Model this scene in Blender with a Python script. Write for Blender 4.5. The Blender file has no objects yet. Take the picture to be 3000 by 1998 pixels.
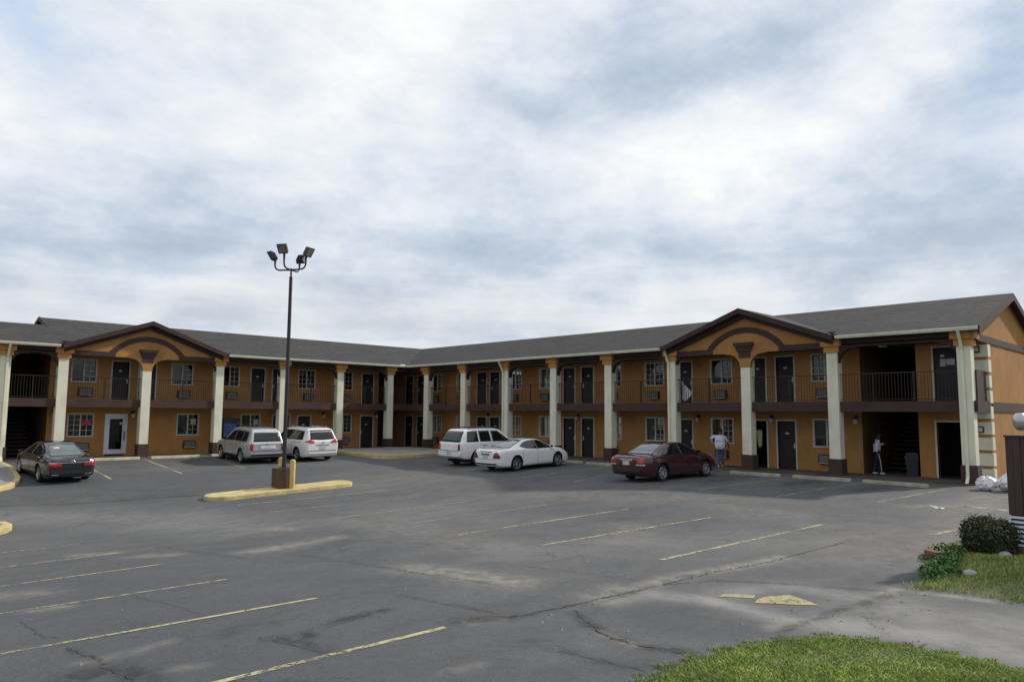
import bpy, bmesh, math, random
from mathutils import Vector, Matrix, Euler
from mathutils.bvhtree import BVHTree
random.seed(7)
scene = bpy.context.scene
COL = scene.collection
PI = math.pi

# ------------------------------------------------------------------ camera
PITCH, ROLL, YAW = 0.0988594, 0.007131, 0.7977024
cam_data = bpy.data.cameras.new('camera'); cam = bpy.data.objects.new('camera', cam_data); COL.objects.link(cam)
F = Vector((math.cos(YAW)*math.cos(PITCH), math.sin(YAW)*math.cos(PITCH), math.sin(PITCH)))
R = Vector((math.sin(YAW), -math.cos(YAW), 0)); U = R.cross(F)
R2 = R*math.cos(ROLL)+U*math.sin(ROLL); U2 = -R*math.sin(ROLL)+U*math.cos(ROLL)
M = Matrix((R2, U2, -F)).transposed().to_4x4(); M.translation = Vector((0, 0, 2.45))
cam.matrix_world = M
cam_data.sensor_fit = 'HORIZONTAL'; cam_data.sensor_width = 36; cam_data.lens = 36*2148.85/3000
cam_data.clip_end = 2000
scene.camera = cam

# ------------------------------------------------------------------ exposure, sun, sky
scene.view_settings.view_transform = 'Standard'; scene.view_settings.look = 'None'
scene.view_settings.exposure = 0; scene.view_settings.gamma = 1
SUNV = Vector((8.9, -2.6, 5.95)).normalized()
SUN_EL = math.asin(SUNV.z)
sd = bpy.data.lights.new('sun', 'SUN'); sd.energy = 3.5; sd.angle = math.radians(2.0); sd.color = (1, .93, .82)
sun = bpy.data.objects.new('sun', sd); COL.objects.link(sun)
sun.rotation_euler = (-SUNV).to_track_quat('-Z', 'Y').to_euler(); sun.location = (40, -20, 40)

world = bpy.data.worlds.new('World'); scene.world = world; world.use_nodes = True
class NT:
    def __init__(s, tree): s.t = tree; s.n = tree.nodes; s.l = tree.links
    def node(s, typ, **kw):
        nd = s.n.new(typ)
        for k, v in kw.items(): setattr(nd, k, v)
        return nd
    def put(s, sock, v):
        if hasattr(v, 'is_linked') or hasattr(v, 'links'): s.l.new(v, sock)
        else: sock.default_value = v
    def math(s, op, a, b=0, c=0, clamp=False):
        nd = s.node('ShaderNodeMath', operation=op, use_clamp=clamp)
        for i, v in enumerate((a, b, c)): s.put(nd.inputs[i], v)
        return nd.outputs[0]
    def noise(s, vec, scale, detail=4, rough=.5, dist=0, out='Fac'):
        nd = s.node('ShaderNodeTexNoise'); 
        if vec is not None: s.l.new(vec, nd.inputs['Vector'])
        nd.inputs['Scale'].default_value = scale; nd.inputs['Detail'].default_value = detail
        nd.inputs['Roughness'].default_value = rough; nd.inputs['Distortion'].default_value = dist
        return nd.outputs[out]
    def ramp(s, fac, stops, interp='LINEAR'):
        nd = s.node('ShaderNodeValToRGB'); cr = nd.color_ramp; cr.interpolation = interp
        while len(cr.elements) < len(stops): cr.elements.new(.5)
        for e, (p, c) in zip(cr.elements, stops):
            e.position = p; e.color = (c, c, c, 1) if isinstance(c, (int, float)) else (*c, 1)
        s.l.new(fac, nd.inputs[0]); return nd.outputs[0]
    def mix(s, fac, a, b, blend='MIX'):
        nd = s.node('ShaderNodeMix', data_type='RGBA', blend_type=blend)
        s.put(nd.inputs[0], fac)
        for i, v in ((6, a), (7, b)):
            s.put(nd.inputs[i], (*v, 1) if isinstance(v, tuple) and len(v) == 3 else v)
        return nd.outputs[2]
    def mapping(s, vec, scale=(1, 1, 1), loc=(0, 0, 0), rot=(0, 0, 0)):
        nd = s.node('ShaderNodeMapping'); s.l.new(vec, nd.inputs[0])
        nd.inputs['Scale'].default_value = scale; nd.inputs['Location'].default_value = loc; nd.inputs['Rotation'].default_value = rot
        return nd.outputs[0]
    def sep(s, vec):
        nd = s.node('ShaderNodeSeparateXYZ'); s.l.new(vec, nd.inputs[0]); return nd.outputs
    def comb(s, x, y, z):
        nd = s.node('ShaderNodeCombineXYZ')
        for i, v in enumerate((x, y, z)): s.put(nd.inputs[i], v)
        return nd.outputs[0]

def build_sky():
    k = NT(world.node_tree); k.n.clear()
    out = k.node('ShaderNodeOutputWorld'); bg = k.node('ShaderNodeBackground'); bg.inputs[1].default_value = .1
    k.l.new(bg.outputs[0], out.inputs[0])
    sky = k.node('ShaderNodeTexSky', sky_type='NISHITA'); sky.sun_disc = False
    sky.sun_elevation = SUN_EL; sky.sun_rotation = math.atan2(SUNV.x, SUNV.y)
    tc = k.node('ShaderNodeTexCoord').outputs['Generated']
    x, y, z = k.sep(tc)[0:3]
    zz = k.math('ADD', k.math('MAXIMUM', z, 0), .16)
    pv = k.comb(k.math('DIVIDE', x, zz), k.math('DIVIDE', y, zz), 0)
    # azimuth relative to the view centre (radians, right positive) and elevation, warped by noise
    wz = k.noise(tc, 5, 5, .6, out='Color'); wx, wy, _ = k.sep(wz)[0:3]
    az = k.math('SUBTRACT', YAW, k.math('ARCTAN2', y, x))
    el = k.math('ARCSINE', z)
    az = k.math('ADD', az, k.math('MULTIPLY', k.math('SUBTRACT', wx, .5), .34))
    el = k.math('ADD', el, k.math('MULTIPLY', k.math('SUBTRACT', wy, .5), .20))
    def blob(a0, e0, sa, se, rot=0):
        da = k.math('SUBTRACT', az, a0); de = k.math('SUBTRACT', el, e0)
        if rot:
            c, s = math.cos(rot), math.sin(rot)
            da, de = k.math('ADD', k.math('MULTIPLY', da, c), k.math('MULTIPLY', de, s)), k.math('SUBTRACT', k.math('MULTIPLY', de, c), k.math('MULTIPLY', da, s))
        q = k.math('ADD', k.math('POWER', k.math('DIVIDE', da, sa), 2), k.math('POWER', k.math('DIVIDE', de, se), 2))
        return k.math('EXPONENT', k.math('MULTIPLY', q, -1))
    def ang(px, py):
        r = F + R2*((px-1500)/2148.85) + U2*(-(py-999)/2148.85); r.normalize()
        return YAW-math.atan2(r.y, r.x), math.asin(r.z)
    n1 = k.noise(pv, .55, 9, .56, .35)
    n2 = k.noise(k.mapping(pv, (1, 1, 1), (3.1, 7.7, 0)), 1.9, 10, .62, .1)
    n3 = k.noise(k.mapping(tc, (1, 1, 2.4), (2, 5, 1)), 3.4, 10, .58, .1)
    f = k.math('ADD', k.math('MULTIPLY', n1, .50), k.math('MULTIPLY', n2, .70))
    f = k.math('ADD', f, k.math('MULTIPLY', n3, .66))
    n4 = k.noise(k.mapping(tc, (1, 1, 2.0), (7, 1, 4)), 8.5, 7, .62, .2)
    f = k.math('ADD', f, k.math('MULTIPLY', k.math('SUBTRACT', n4, .5), .46))
    f = k.math('SUBTRACT', f, .335)
    n5 = k.noise(k.mapping(tc, (1, 1, 8), (5, 2, 9)), 2.6, 8, .6, .2)            # flat bands low over the horizon
    low = k.ramp(el, [(.10, 1.), (.30, 0.)])
    f = k.math('ADD', f, k.math('MULTIPLY', k.math('MULTIPLY', k.math('SUBTRACT', n5, .56), low), .95))
    for px, py, sa, se, amt, rot in SKY_BLOBS:
        a0, e0 = ang(px, py)
        f = k.math('ADD', f, k.math('MULTIPLY', blob(a0, e0, sa, se, rot), amt))
    cloud = k.ramp(f, [(.20, (.44, .53, .66)), (.36, (.55, .64, .755)), (.49, (.70, .77, .86)), (.61, (.82, .87, .93)), (.73, (.94, .96, .98)), (.86, (1.06, 1.06, 1.05))])
    # warm pale band just above the horizon
    hz = k.math('MULTIPLY', blob(*[*ang(900, 930)], 3.0, .055), .5)
    cloud = k.mix(hz, cloud, (.78, .79, .80))
    a0, e0 = ang(90, 40); a1, e1 = ang(3020, 220)
    gap = k.math('MAXIMUM', k.math('MULTIPLY', blob(a0, e0, .11, .05, -.5), .55), k.math('MULTIPLY', blob(a1, e1, .05, .10), .22))
    blue = k.mix(.5, (.30, .50, .82), (.42, .60, .86))
    cloud = k.mix(gap, cloud, blue)
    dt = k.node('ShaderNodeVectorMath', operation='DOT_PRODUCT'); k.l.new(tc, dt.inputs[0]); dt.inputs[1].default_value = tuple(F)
    thick = k.ramp(dt.outputs['Value'], [(.0, 8.0), (.55, 9.9)])      # unseen sky overhead and behind dimmed to deepen the shade
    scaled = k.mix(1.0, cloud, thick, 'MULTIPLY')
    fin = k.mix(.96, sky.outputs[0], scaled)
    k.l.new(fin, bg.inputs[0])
SKY_BLOBS = [(1150, 40, .42, .08, .13, 0), (2720, 100, .22, .05, .20, .35), (250, 200, .30, .10, .06, 0), (1050, 330, .18, .06, .05, 0), (2080, 310, .09, .05, .13, 0), (1720, 390, .10, .06, .11, 0),
    (2480, 440, .22, .05, .11, 0), (2250, 520, .20, .05, .06, 0), (1960, 90, .18, .08, -.15, 0), (2140, 220, .10, .05, -.13, 0),
    (1450, 230, .14, .04, -.09, 0), (2850, 330, .22, .12, -.17, .4), (1900, 560, .25, .05, -.08, 0), (2100, 730, .45, .06, -.17, 0), (2850, 730, .25, .035, -.13, 0),
    (150, 420, .25, .06, -.02, 0), (150, 720, .25, .05, -.11, 0), (800, 700, .30, .04, -.11, 0), (300, 600, .25, .05, -.03, 0), (520, 950, .12, .016, -.22, 0), (1350, 960, .2, .018, -.12, 0),
    (900, 880, .6, .035, .09, 0)]
build_sky()

# ------------------------------------------------------------------ terrain function
AY = [(-60, 0), (0, 0), (7, 0), (14, -.40), (19, -.77), (23, -.97), (26, -.95), (30, -.72), (34, -.42), (38, -.17), (41.4, 0), (120, 0)]
BX = [(-80, 1), (6, 1), (11, .76), (17, .62), (21, .32), (24, .17), (27.5, .06), (30, 0), (120, 0)]
def mono(T, x):
    n = len(T)
    if x <= T[0][0]: return T[0][1]
    if x >= T[-1][0]: return T[-1][1]
    for i in range(n-1):
        if x <= T[i+1][0]: break
    def sl(j): return (T[j+1][1]-T[j][1])/(T[j+1][0]-T[j][0])
    def tg(j):
        if j == 0 or j == n-1: return 0
        a, b = sl(j-1), sl(j)
        return 0 if a*b <= 0 else 2*a*b/(a+b)
    hh = T[i+1][0]-T[i][0]; t = (x-T[i][0])/hh
    return (T[i][1]*(2*t**3-3*t*t+1)+tg(i)*hh*(t**3-2*t*t+t)+T[i+1][1]*(-2*t**3+3*t*t)+tg(i+1)*hh*(t**3-t*t))
def zt(x, y): return mono(AY, y)*mono(BX, x)

# ------------------------------------------------------------------ materials
MATS = {}
def mat(name, col, rough=.7, amt=.15, scale=3, bump=0, bscale=60, metal=0, spec=.5, coat=0, stretch=(1, 1, 1), fine=0, fscale=80):
    m = bpy.data.materials.new(name); m.use_nodes = True; MATS[name] = m
    k = NT(m.node_tree); b = k.n['Principled BSDF']
    tc = k.node('ShaderNodeTexCoord').outputs['Object']
    v = k.mapping(tc, stretch)
    n = k.noise(v, scale, 6, .6)
    lo = tuple(c*(1-amt) for c in col); hi = tuple(min(1, c*(1+amt)) for c in col)
    c = k.mix(k.ramp(n, [(.3, 0.), (.7, 1.)]), lo, hi)
    if fine:
        n2 = k.noise(v, fscale, 3, .6)
        c = k.mix(fine, c, k.ramp(n2, [(.3, .25), (.7, 1.6 if max(col) < .5 else 1.)]), 'MULTIPLY')
    k.l.new(c, b.inputs['Base Color'])
    b.inputs['Roughness'].default_value = rough; b.inputs['Metallic'].default_value = metal
    b.inputs['Specular IOR Level'].default_value = spec; b.inputs['Coat Weight'].default_value = coat; b.inputs['Coat Roughness'].default_value = .04
    if bump:
        bp = k.node('ShaderNodeBump'); bp.inputs['Strength'].default_value = bump; bp.inputs['Distance'].default_value = .02
        k.l.new(k.noise(v, bscale, 4, .6), bp.inputs['Height']); k.l.new(bp.outputs[0], b.inputs['Normal'])
    return m
def glass_mat(name, tint, refl=1.0, rough=.02):
    m = bpy.data.materials.new(name); m.use_nodes = True; MATS[name] = m
    k = NT(m.node_tree); k.n.clear(); out = k.node('ShaderNodeOutputMaterial')
    tr = k.node('ShaderNodeBsdfTransparent'); tr.inputs[0].default_value = (*tint, 1)
    gl = k.node('ShaderNodeBsdfGlossy'); gl.inputs['Roughness'].default_value = rough
    fr = k.node('ShaderNodeFresnel'); fr.inputs[0].default_value = 1.5
    tc = k.node('ShaderNodeTexCoord').outputs['Object']
    bp = k.node('ShaderNodeBump'); bp.inputs['Strength'].default_value = .05; bp.inputs['Distance'].default_value = .01
    k.l.new(k.noise(tc, 1.5, 2), bp.inputs['Height']); k.l.new(bp.outputs[0], gl.inputs['Normal'])
    mx = k.node('ShaderNodeMixShader'); k.l.new(k.math('MULTIPLY', fr.outputs[0], refl, clamp=True), mx.inputs[0])
    k.l.new(tr.outputs[0], mx.inputs[1]); k.l.new(gl.outputs[0], mx.inputs[2]); k.l.new(mx.outputs[0], out.inputs[0])
    return m
mat('stucco', (.41, .212, .074), .9, .10, 1.1, .25, 90, spec=.2)
def streaks(name, lo, zs=.22, sc=5):
    m = MATS[name]; k = NT(m.node_tree); b = k.n['Principled BSDF']; l = b.inputs['Base Color'].links[0]; src = l.from_socket
    tc = k.node('ShaderNodeTexCoord').outputs['Object']
    n = k.noise(k.mapping(tc, (1, 1, zs)), sc, 6, .65); n2 = k.noise(tc, .9, 6, .65)
    c = k.mix(1.0, src, k.ramp(k.math('ADD', k.math('MULTIPLY', n, .6), k.math('MULTIPLY', n2, .4)), [(.36, lo), (.5, 1.), (.64, 1.06)]), 'MULTIPLY'); k.l.new(c, b.inputs['Base Color'])
streaks('stucco', .84, .55, 1.6)
mat('cream', (.75, .735, .585), .8, .07, 2, .12, 60, spec=.3, stretch=(1, 1, .5))
streaks('cream', .86, .4, 2.5)
mat('cream_trim', (.55, .53, .46), .6, .1, 4)
mat('brown', (.066, .040, .034), .8, .18, 1.5, .15, 70, spec=.3)
mat('pedestal_brown', (.105, .062, .038), .8, .2, 4, .2, 50)
mat('capital', (.50, .26, .075), .85, .12, 3, .2, 60, spec=.3)
mat('fascia', (.052, .030, .026), .7, .15, 2, spec=.3)
mat('shingle', (.056, .054, .055), .9, .2, .9, .5, 22, spec=.25, stretch=(.7, .7, 7), fine=.55, fscale=5)
mat('door', (.026, .021, .020), .55, .2, 3, spec=.35)
mat('metal_dark', (.028, .020, .018), .5, .2, 5, spec=.4)
mat('ac_case', (.045, .032, .026), .6, .2, 6)
mat('ac_grille', (.15, .17, .15), .5, .3, 12, stretch=(1, 1, 14))
mat('aluminium', (.62, .65, .70), .4, .08, 4, metal=.2)
mat('white_paint', (.78, .78, .76), .5, .05, 4)
mat('curtain', (.17, .165, .15), .9, .35, 2, stretch=(9, 9, .3))
mat('room', (.02, .018, .016), .95, .2, 1)
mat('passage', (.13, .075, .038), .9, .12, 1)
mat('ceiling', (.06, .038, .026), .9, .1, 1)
mat('walk', (.085, .068, .062), .85, .25, 1.2, .1)
mat('concrete', (.30, .28, .255), .85, .22, 1.1, .2, 50, fine=.2)
mat('wheelstop', (.33, .31, .25), .85, .3, 3, .3, 40, fine=.3)
mat('wheelstop_lit', (.47, .44, .30), .85, .25, 3, .3, 40, fine=.3)  # wheel stop copy with sunlight put into the colour, for the left row
mat('kerb_yellow', (.58, .48, .22), .8, .25, 2.2, .3, 40, fine=.3, fscale=25)
mat('bollard', (.56, .43, .14), .65, .15, 4, .1)
mat('pole', (.030, .030, .034), .45, .2, 3, spec=.4)
mat('lamp_lens', (.20, .20, .15), .15, .5, 7)
mat('lamp_glass', (.55, .54, .48), .4, .1, 8)
mat('rubber', (.016, .016, .017), .85, .2, 8, spec=.3)
mat('well', (.008, .008, .008), .9, .1, 3)
mat('rim', (.50, .50, .52), .3, .12, 9, metal=.8)
mat('chrome', (.75, .76, .78), .12, .05, 5, metal=1)
mat('plate', (.55, .57, .60), .5, .15, 30)
mat('tail_red', (.42, .012, .022), .15, .25, 14, spec=.6, coat=.5)
mat('tail_dark', (.15, .006, .012), .15, .3, 14, spec=.6, coat=.5)
mat('tail_clear', (.62, .50, .50), .2, .2, 14, coat=.5)
mat('plastic', (.02, .02, .021), .6, .2, 8)
mat('paint_navy', (.012, .016, .023), .25, .1, 2, coat=1)
mat('paint_silver', (.54, .55, .575), .35, .06, 2, metal=.45, coat=.8)
mat('paint_white', (.86, .865, .865), .3, .04, 1.5, coat=.8)
mat('paint_cream', (.84, .84, .81), .3, .04, 1.5, coat=.8)
mat('paint_maroon', (.034, .004, .008), .28, .12, 2, coat=1)
mat('car_glass', (.010, .012, .013), .06, .2, 2, spec=.7)
mat('car_glass_pale', (.10, .125, .125), .05, .2, 2, spec=1.0)
mat('skin', (.10, .055, .038), .6, .1, 8)
mat('hair', (.012, .010, .010), .8, .2, 20)
mat('jacket', (.62, .65, .74), .9, .10, 9, .3, 18)
mat('jeans', (.075, .095, .17), .9, .2, 12)
mat('dark_trousers', (.014, .017, .026), .85, .2, 9)
mat('shoe', (.62, .61, .60), .7, .1, 9)
mat('cloth_white', (.68, .68, .68), .9, .1, 5)
mat('cloth_yellow', (.60, .58, .28), .9, .2, 5)
mat('bag_plastic', (.74, .72, .745), .38, .22, 4.5, 1.0, 7, spec=.5)
mat('bin', (.022, .030, .040), .6, .15, 4)
mat('sign_board', (.060, .036, .030), .75, .35, 6, .2, 30, stretch=(14, 14, .4))
mat('stripe_dark', (.018, .03, .045), .5, .15, 4)
mat('stripe_white', (.72, .78, .84), .5, .06, 4)
mat('brick', (.20, .10, .06), .9, .3, 6, .4, 30)
mat('soil', (.13, .14, .06), .95, .3, 4, .4, 20)
mat('gravel', (.30, .28, .25), .95, .35, 12, .6, 25, fine=.6, fscale=30)
mat('stone', (.42, .40, .37), .9, .2, 9)
mat('grass', (.37, .44, .11), .8, .45, .9, spec=.25, fine=.5, fscale=14)
mat('grass_dark', (.17, .27, .07), .8, .4, 3, spec=.25)
mat('leaf', (.040, .052, .022), .7, .5, 6, spec=.25)
mat('leaf_tip', (.17, .165, .095), .7, .4, 6, spec=.25)
mat('wood', (.07, .05, .035), .9, .2, 6)
mat('crack', (.045, .044, .044), .95, .3, 4)
mat('vend_dark', (.012, .014, .025), .3, .3, 3)
mat('vend_blue', (.03, .075, .24), .3, .6, 3.5)
mat('vend_pale', (.16, .20, .22), .4, .5, 5)
mat('red_sign', (.55, .02, .06), .4, .2, 8)
mat('paper', (.46, .46, .46), .8, .1, 8)
glass_mat('pane', (.42, .44, .44), 1.4)
def worn_paint(name, col, wear):
    m = mat(name, col, .8, .2, 3, .2, 60); k = NT(m.node_tree); b = k.n['Principled BSDF']
    out = k.n['Material Output']
    tr = k.node('ShaderNodeBsdfTransparent'); mx = k.node('ShaderNodeMixShader')
    tc = k.node('ShaderNodeTexCoord').outputs['Object']
    n = k.noise(tc, 9, 8, .75); n2 = k.noise(tc, .8, 3)
    f = k.ramp(k.math('ADD', k.math('MULTIPLY', n, .8), k.math('MULTIPLY', n2, .35)), [(wear-.06, 0.), (wear+.06, 1.)])
    k.l.new(f, mx.inputs[0]); k.l.new(tr.outputs[0], mx.inputs[1]); k.l.new(b.outputs[0], mx.inputs[2]); k.l.new(mx.outputs[0], out.inputs[0])
worn_paint('line_yellow', (.44, .40, .22), .55)
worn_paint('line_faded', (.34, .31, .21), .545)
worn_paint('line_white', (.62, .61, .56), .55)
worn_paint('arrow_yellow', (.36, .32, .17), .49)

def asphalt():
    m = bpy.data.materials.new('asphalt'); m.use_nodes = True; MATS['asphalt'] = m
    k = NT(m.node_tree); b = k.n['Principled BSDF']
    tc = k.node('ShaderNodeTexCoord').outputs['Object']
    big = k.noise(k.mapping(tc, (.6, 1, 1)), .12, 5, .55, .4)
    mid = k.noise(k.mapping(tc, (1, 1.6, 1), (4, 1, 0)), .7, 7, .65, .6)
    sm = k.noise(tc, 9, 6, .7); fine = k.noise(tc, 60, 4, .75)
    c = k.ramp(big, [(.28, (.074, .078, .086)), (.52, (.102, .103, .107)), (.70, (.136, .133, .128))])
    c = k.mix(1.0, c, k.ramp(mid, [(.25, .74), (.5, 1.), (.75, 1.22)]), 'MULTIPLY')
    c = k.mix(1.0, c, k.ramp(sm, [(.25, .80), (.5, 1.), (.8, 1.18)]), 'MULTIPLY')
    c = k.mix(1.0, c, k.ramp(fine, [(.25, .5), (.5, 1.), (.72, 1.65)]), 'MULTIPLY')
    at = k.node('ShaderNodeAttribute', attribute_name='stain'); s = k.sep(at.outputs['Vector'])
    c = k.mix(s[2], c, k.mix(1.0, k.mix(sm, (.058, .064, .075), (.088, .094, .106)), k.ramp(fine, [(.25, .6), (.5, 1.), (.72, 1.5)]), 'MULTIPLY'))
    pa = k.node('ShaderNodeAttribute', attribute_name='pale')
    pf = k.math('MULTIPLY', pa.outputs['Fac'], k.ramp(k.noise(k.mapping(tc, (1, 1, 1), (2, 8, 0)), 1.6, 8, .7), [(.32, .35), (.58, 1.15)]), clamp=True)
    c = k.mix(pf, c, k.mix(fine, (.19, .186, .176), (.35, .345, .33)))
    brk = k.noise(tc, 3.2, 8, .72, .5)
    dust = k.math('MULTIPLY', s[0], k.ramp(brk, [(.34, 0.), (.62, 1.)]), clamp=True)
    c = k.mix(dust, c, k.mix(fine, (.20, .185, .155), (.33, .31, .265)))
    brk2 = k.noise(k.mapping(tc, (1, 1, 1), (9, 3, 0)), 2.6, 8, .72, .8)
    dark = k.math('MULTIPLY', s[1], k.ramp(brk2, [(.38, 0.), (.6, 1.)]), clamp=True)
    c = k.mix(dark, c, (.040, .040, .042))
    # fine random cracking
    vo = k.node('ShaderNodeTexVoronoi', feature='DISTANCE_TO_EDGE'); vo.inputs['Scale'].default_value = .22
    wv = k.node('ShaderNodeVectorMath', operation='ADD'); k.l.new(tc, wv.inputs[0])
    nz = k.node('ShaderNodeVectorMath', operation='SCALE'); k.l.new(k.noise(tc, 1.2, 6, .7, out='Color'), nz.inputs[0]); nz.inputs[3].default_value = 1.3
    k.l.new(nz.outputs[0], wv.inputs[1]); k.l.new(wv.outputs[0], vo.inputs['Vector'])
    cr = k.math('MULTIPLY', k.ramp(vo.outputs['Distance'], [(0, 1.), (.006, 0.)]), k.ramp(k.noise(tc, .35, 3), [(.48, 0.), (.6, .75)]))
    c = k.mix(cr, c, (.035, .035, .036))
    k.l.new(c, b.inputs['Base Color'])
    b.inputs['Roughness'].default_value = .88; b.inputs['Specular IOR Level'].default_value = .3
    bp = k.node('ShaderNodeBump'); bp.inputs['Strength'].default_value = .35; bp.inputs['Distance'].default_value = .012
    k.l.new(fine, bp.inputs['Height']); k.l.new(bp.outputs[0], b.inputs['Normal'])
asphalt()

# ------------------------------------------------------------------ mesh helpers
class MB:
    def __init__(s): s.v = []; s.f = []; s.mi = []
    def add(s, vs, fs, mi=0):
        o = len(s.v); s.v += [tuple(v) for v in vs]
        s.f += [tuple(i+o for i in f) for f in fs]; s.mi += [mi]*len(fs)
    def hexa(s, p, mi=0):   # 8 points: bottom ring then top ring
        s.add(p, [(0, 1, 2, 3), (4, 5, 6, 7), (0, 1, 5, 4), (1, 2, 6, 5), (2, 3, 7, 6), (3, 0, 4, 7)], mi)
    def box(s, x0, x1, y0, y1, z0, z1, mi=0, T=None):
        p = [(x0, y0, z0), (x1, y0, z0), (x1, y1, z0), (x0, y1, z0), (x0, y0, z1), (x1, y0, z1), (x1, y1, z1), (x0, y1, z1)]
        if T: p = [T(*q) for q in p]
        s.hexa(p, mi)
    def prism(s, a, b, mi=0):   # two matching rings
        n = len(a); s.add(list(a)+list(b), [tuple(range(n)), tuple(range(n, 2*n))]+[(i, (i+1) % n, n+(i+1) % n, n+i) for i in range(n)], mi)
    def tube(s, pts, r, n=10, mi=0, cap=True):
        pts = [Vector(p) for p in pts]; rr = r if isinstance(r, (list, tuple)) else [r]*len(pts); rings = []
        for i, p in enumerate(pts):
            d = (pts[min(i+1, len(pts)-1)]-pts[max(i-1, 0)]).normalized()
            a = d.orthogonal().normalized() if i == 0 else (a-d*a.dot(d)).normalized()
            b = d.cross(a); rings.append([p+(a*math.cos(2*PI*k/n)+b*math.sin(2*PI*k/n))*rr[i] for k in range(n)])
        o = []; fs = []
        for q in rings: o += q
        for i in range(len(rings)-1):
            for k in range(n): fs.append((i*n+k, i*n+(k+1) % n, (i+1)*n+(k+1) % n, (i+1)*n+k))
        if cap: fs += [tuple(range(n)), tuple(range((len(rings)-1)*n, len(rings)*n))]
        s.add(o, fs, mi)
    def build(s, name, mats, parent=None, smooth=False, recalc=True):
        me = bpy.data.meshes.new(name); me.from_pydata(s.v, [], s.f)
        mats = mats if isinstance(mats, (list, tuple)) else [mats]
        for m in mats: me.materials.append(MATS[m])
        if len(mats) > 1: me.polygons.foreach_set('material_index', s.mi)
        if recalc:
            bm = bmesh.new(); bm.from_mesh(me); bmesh.ops.recalc_face_normals(bm, faces=bm.faces); bm.to_mesh(me); bm.free()
        if smooth:
            me.polygons.foreach_set('use_smooth', [True]*len(me.polygons))
            if smooth != 'all':
                me.set_sharp_from_angle(angle=math.radians(smooth if smooth is not True else 35))
        o = bpy.data.objects.new(name, me); COL.objects.link(o)
        if parent: o.parent = parent
        return o
def tag(o, label, cat, group=None):
    o['label'] = label; o['category'] = cat
    if group: o['group'] = group
    return o
def thing(name, label, cat, loc=(0, 0, 0), rz=0, group=None):
    o = bpy.data.objects.new(name, None); COL.objects.link(o); o.empty_display_size = .3
    o.location = loc; o.rotation_euler = (0, 0, rz); return tag(o, label, cat, group)
def struct(o, kind='structure'): o['kind'] = kind; return o
def copy_thing(o, parent=None):
    c = o.copy(); COL.objects.link(c)
    if parent: c.parent = parent
    for ch in [q for q in o.children]: copy_thing(ch, c)
    return c
def lathe(mb, prof, n=28, axis='z', c=(0, 0, 0), mi=0):
    m = len(prof); vs = []; fs = []
    for k in range(n):
        a = 2*PI*k/n
        for r, h in prof:
            if axis == 'z': vs.append((c[0]+r*math.cos(a), c[1]+r*math.sin(a), c[2]+h))
            elif axis == 'y': vs.append((c[0]+r*math.cos(a), c[1]+h, c[2]+r*math.sin(a)))
            else: vs.append((c[0]+h, c[1]+r*math.cos(a), c[2]+r*math.sin(a)))
    for k in range(n):
        for j in range(m-1): fs.append((k*m+j, ((k+1) % n)*m+j, ((k+1) % n)*m+j+1, k*m+j+1))
    mb.add(vs, fs, mi)

# ------------------------------------------------------------------ ground
def segd(px, py, pts):
    best = 1e9
    if len(pts) == 1: return math.hypot(px-pts[0][0], py-pts[0][1])
    for (ax, ay), (bx, by) in zip(pts, pts[1:]):
        dx, dy = bx-ax, by-ay; t = max(0, min(1, ((px-ax)*dx+(py-ay)*dy)/(dx*dx+dy*dy+1e-9)))
        best = min(best, math.hypot(px-ax-t*dx, py-ay-t*dy))
    return best
DUST = [([(7.1, 15.05), (7.8, 15.1), (9.2, 15.2)], .30, 1.2), ([(7.6, 15.0), (8.2, 15.1)], .45, 1.0), ([(7.56, 10.1), (7.65, 9.1), (7.76, 7.9)], .40, 1.1), ([(2.5, 13.7), (2.9, 13.5)], .45, .6), ([(2.62, 11.78), (2.83, 11.69)], .18, 1.2), ([(4.8, 18.7), (5.4, 18.4)], .22, 1.1), ([(5.5, 17.0), (6.0, 16.5)], .35, .8), ([(2.8, 7.47), (3.03, 7.4)], .09, .6), ([(4.65, 5.6), (5.0, 5.55)], .10, .5),
        ([(2.24, 8.31), (2.63, 8.35), (3.08, 8.46)], .12, .45), ([(9.4, 18.6), (9.5, 17.9)], .25, .9), ([(8.65, 6.4), (9.62, 6.45), (10.5, 6.35), (11.66, 6.1), (12.5, 6.05)], .17, 1.3), ([(7.9, 6.4), (8.6, 6.5)], .3, .8), ([(8.3, 4.18), (8.6, 4.08), (8.9, 3.9), (9.0, 3.75)], .11, 1.3), ([(11.0, 3.85), (11.4, 3.9), (11.55, 3.5), (11.65, 2.8)], .12, 1.3),
        ([(9.9, 10.5), (10.6, 13.5), (11.5, 18)], 1.0, .4), ([(13.5, 4.6), (17, 4.6), (22, 5.5)], .8, .35), ([(18, 9), (20, 12), (19, 18)], 1.2, .35), ([(22.5, 5.6), (27, 6.2)], .8, .6), ([(6.7, 5.45), (6.62, 4.9)], .07, 1.2), ([(5.9, 6.7), (6.2, 6.6)], .1, .9), ([(22.2, 6.9), (23.0, 6.2), (23.1, 4.6)], .35, .7), ([(12, 9), (14, 10.5)], .6, .5)]
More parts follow.
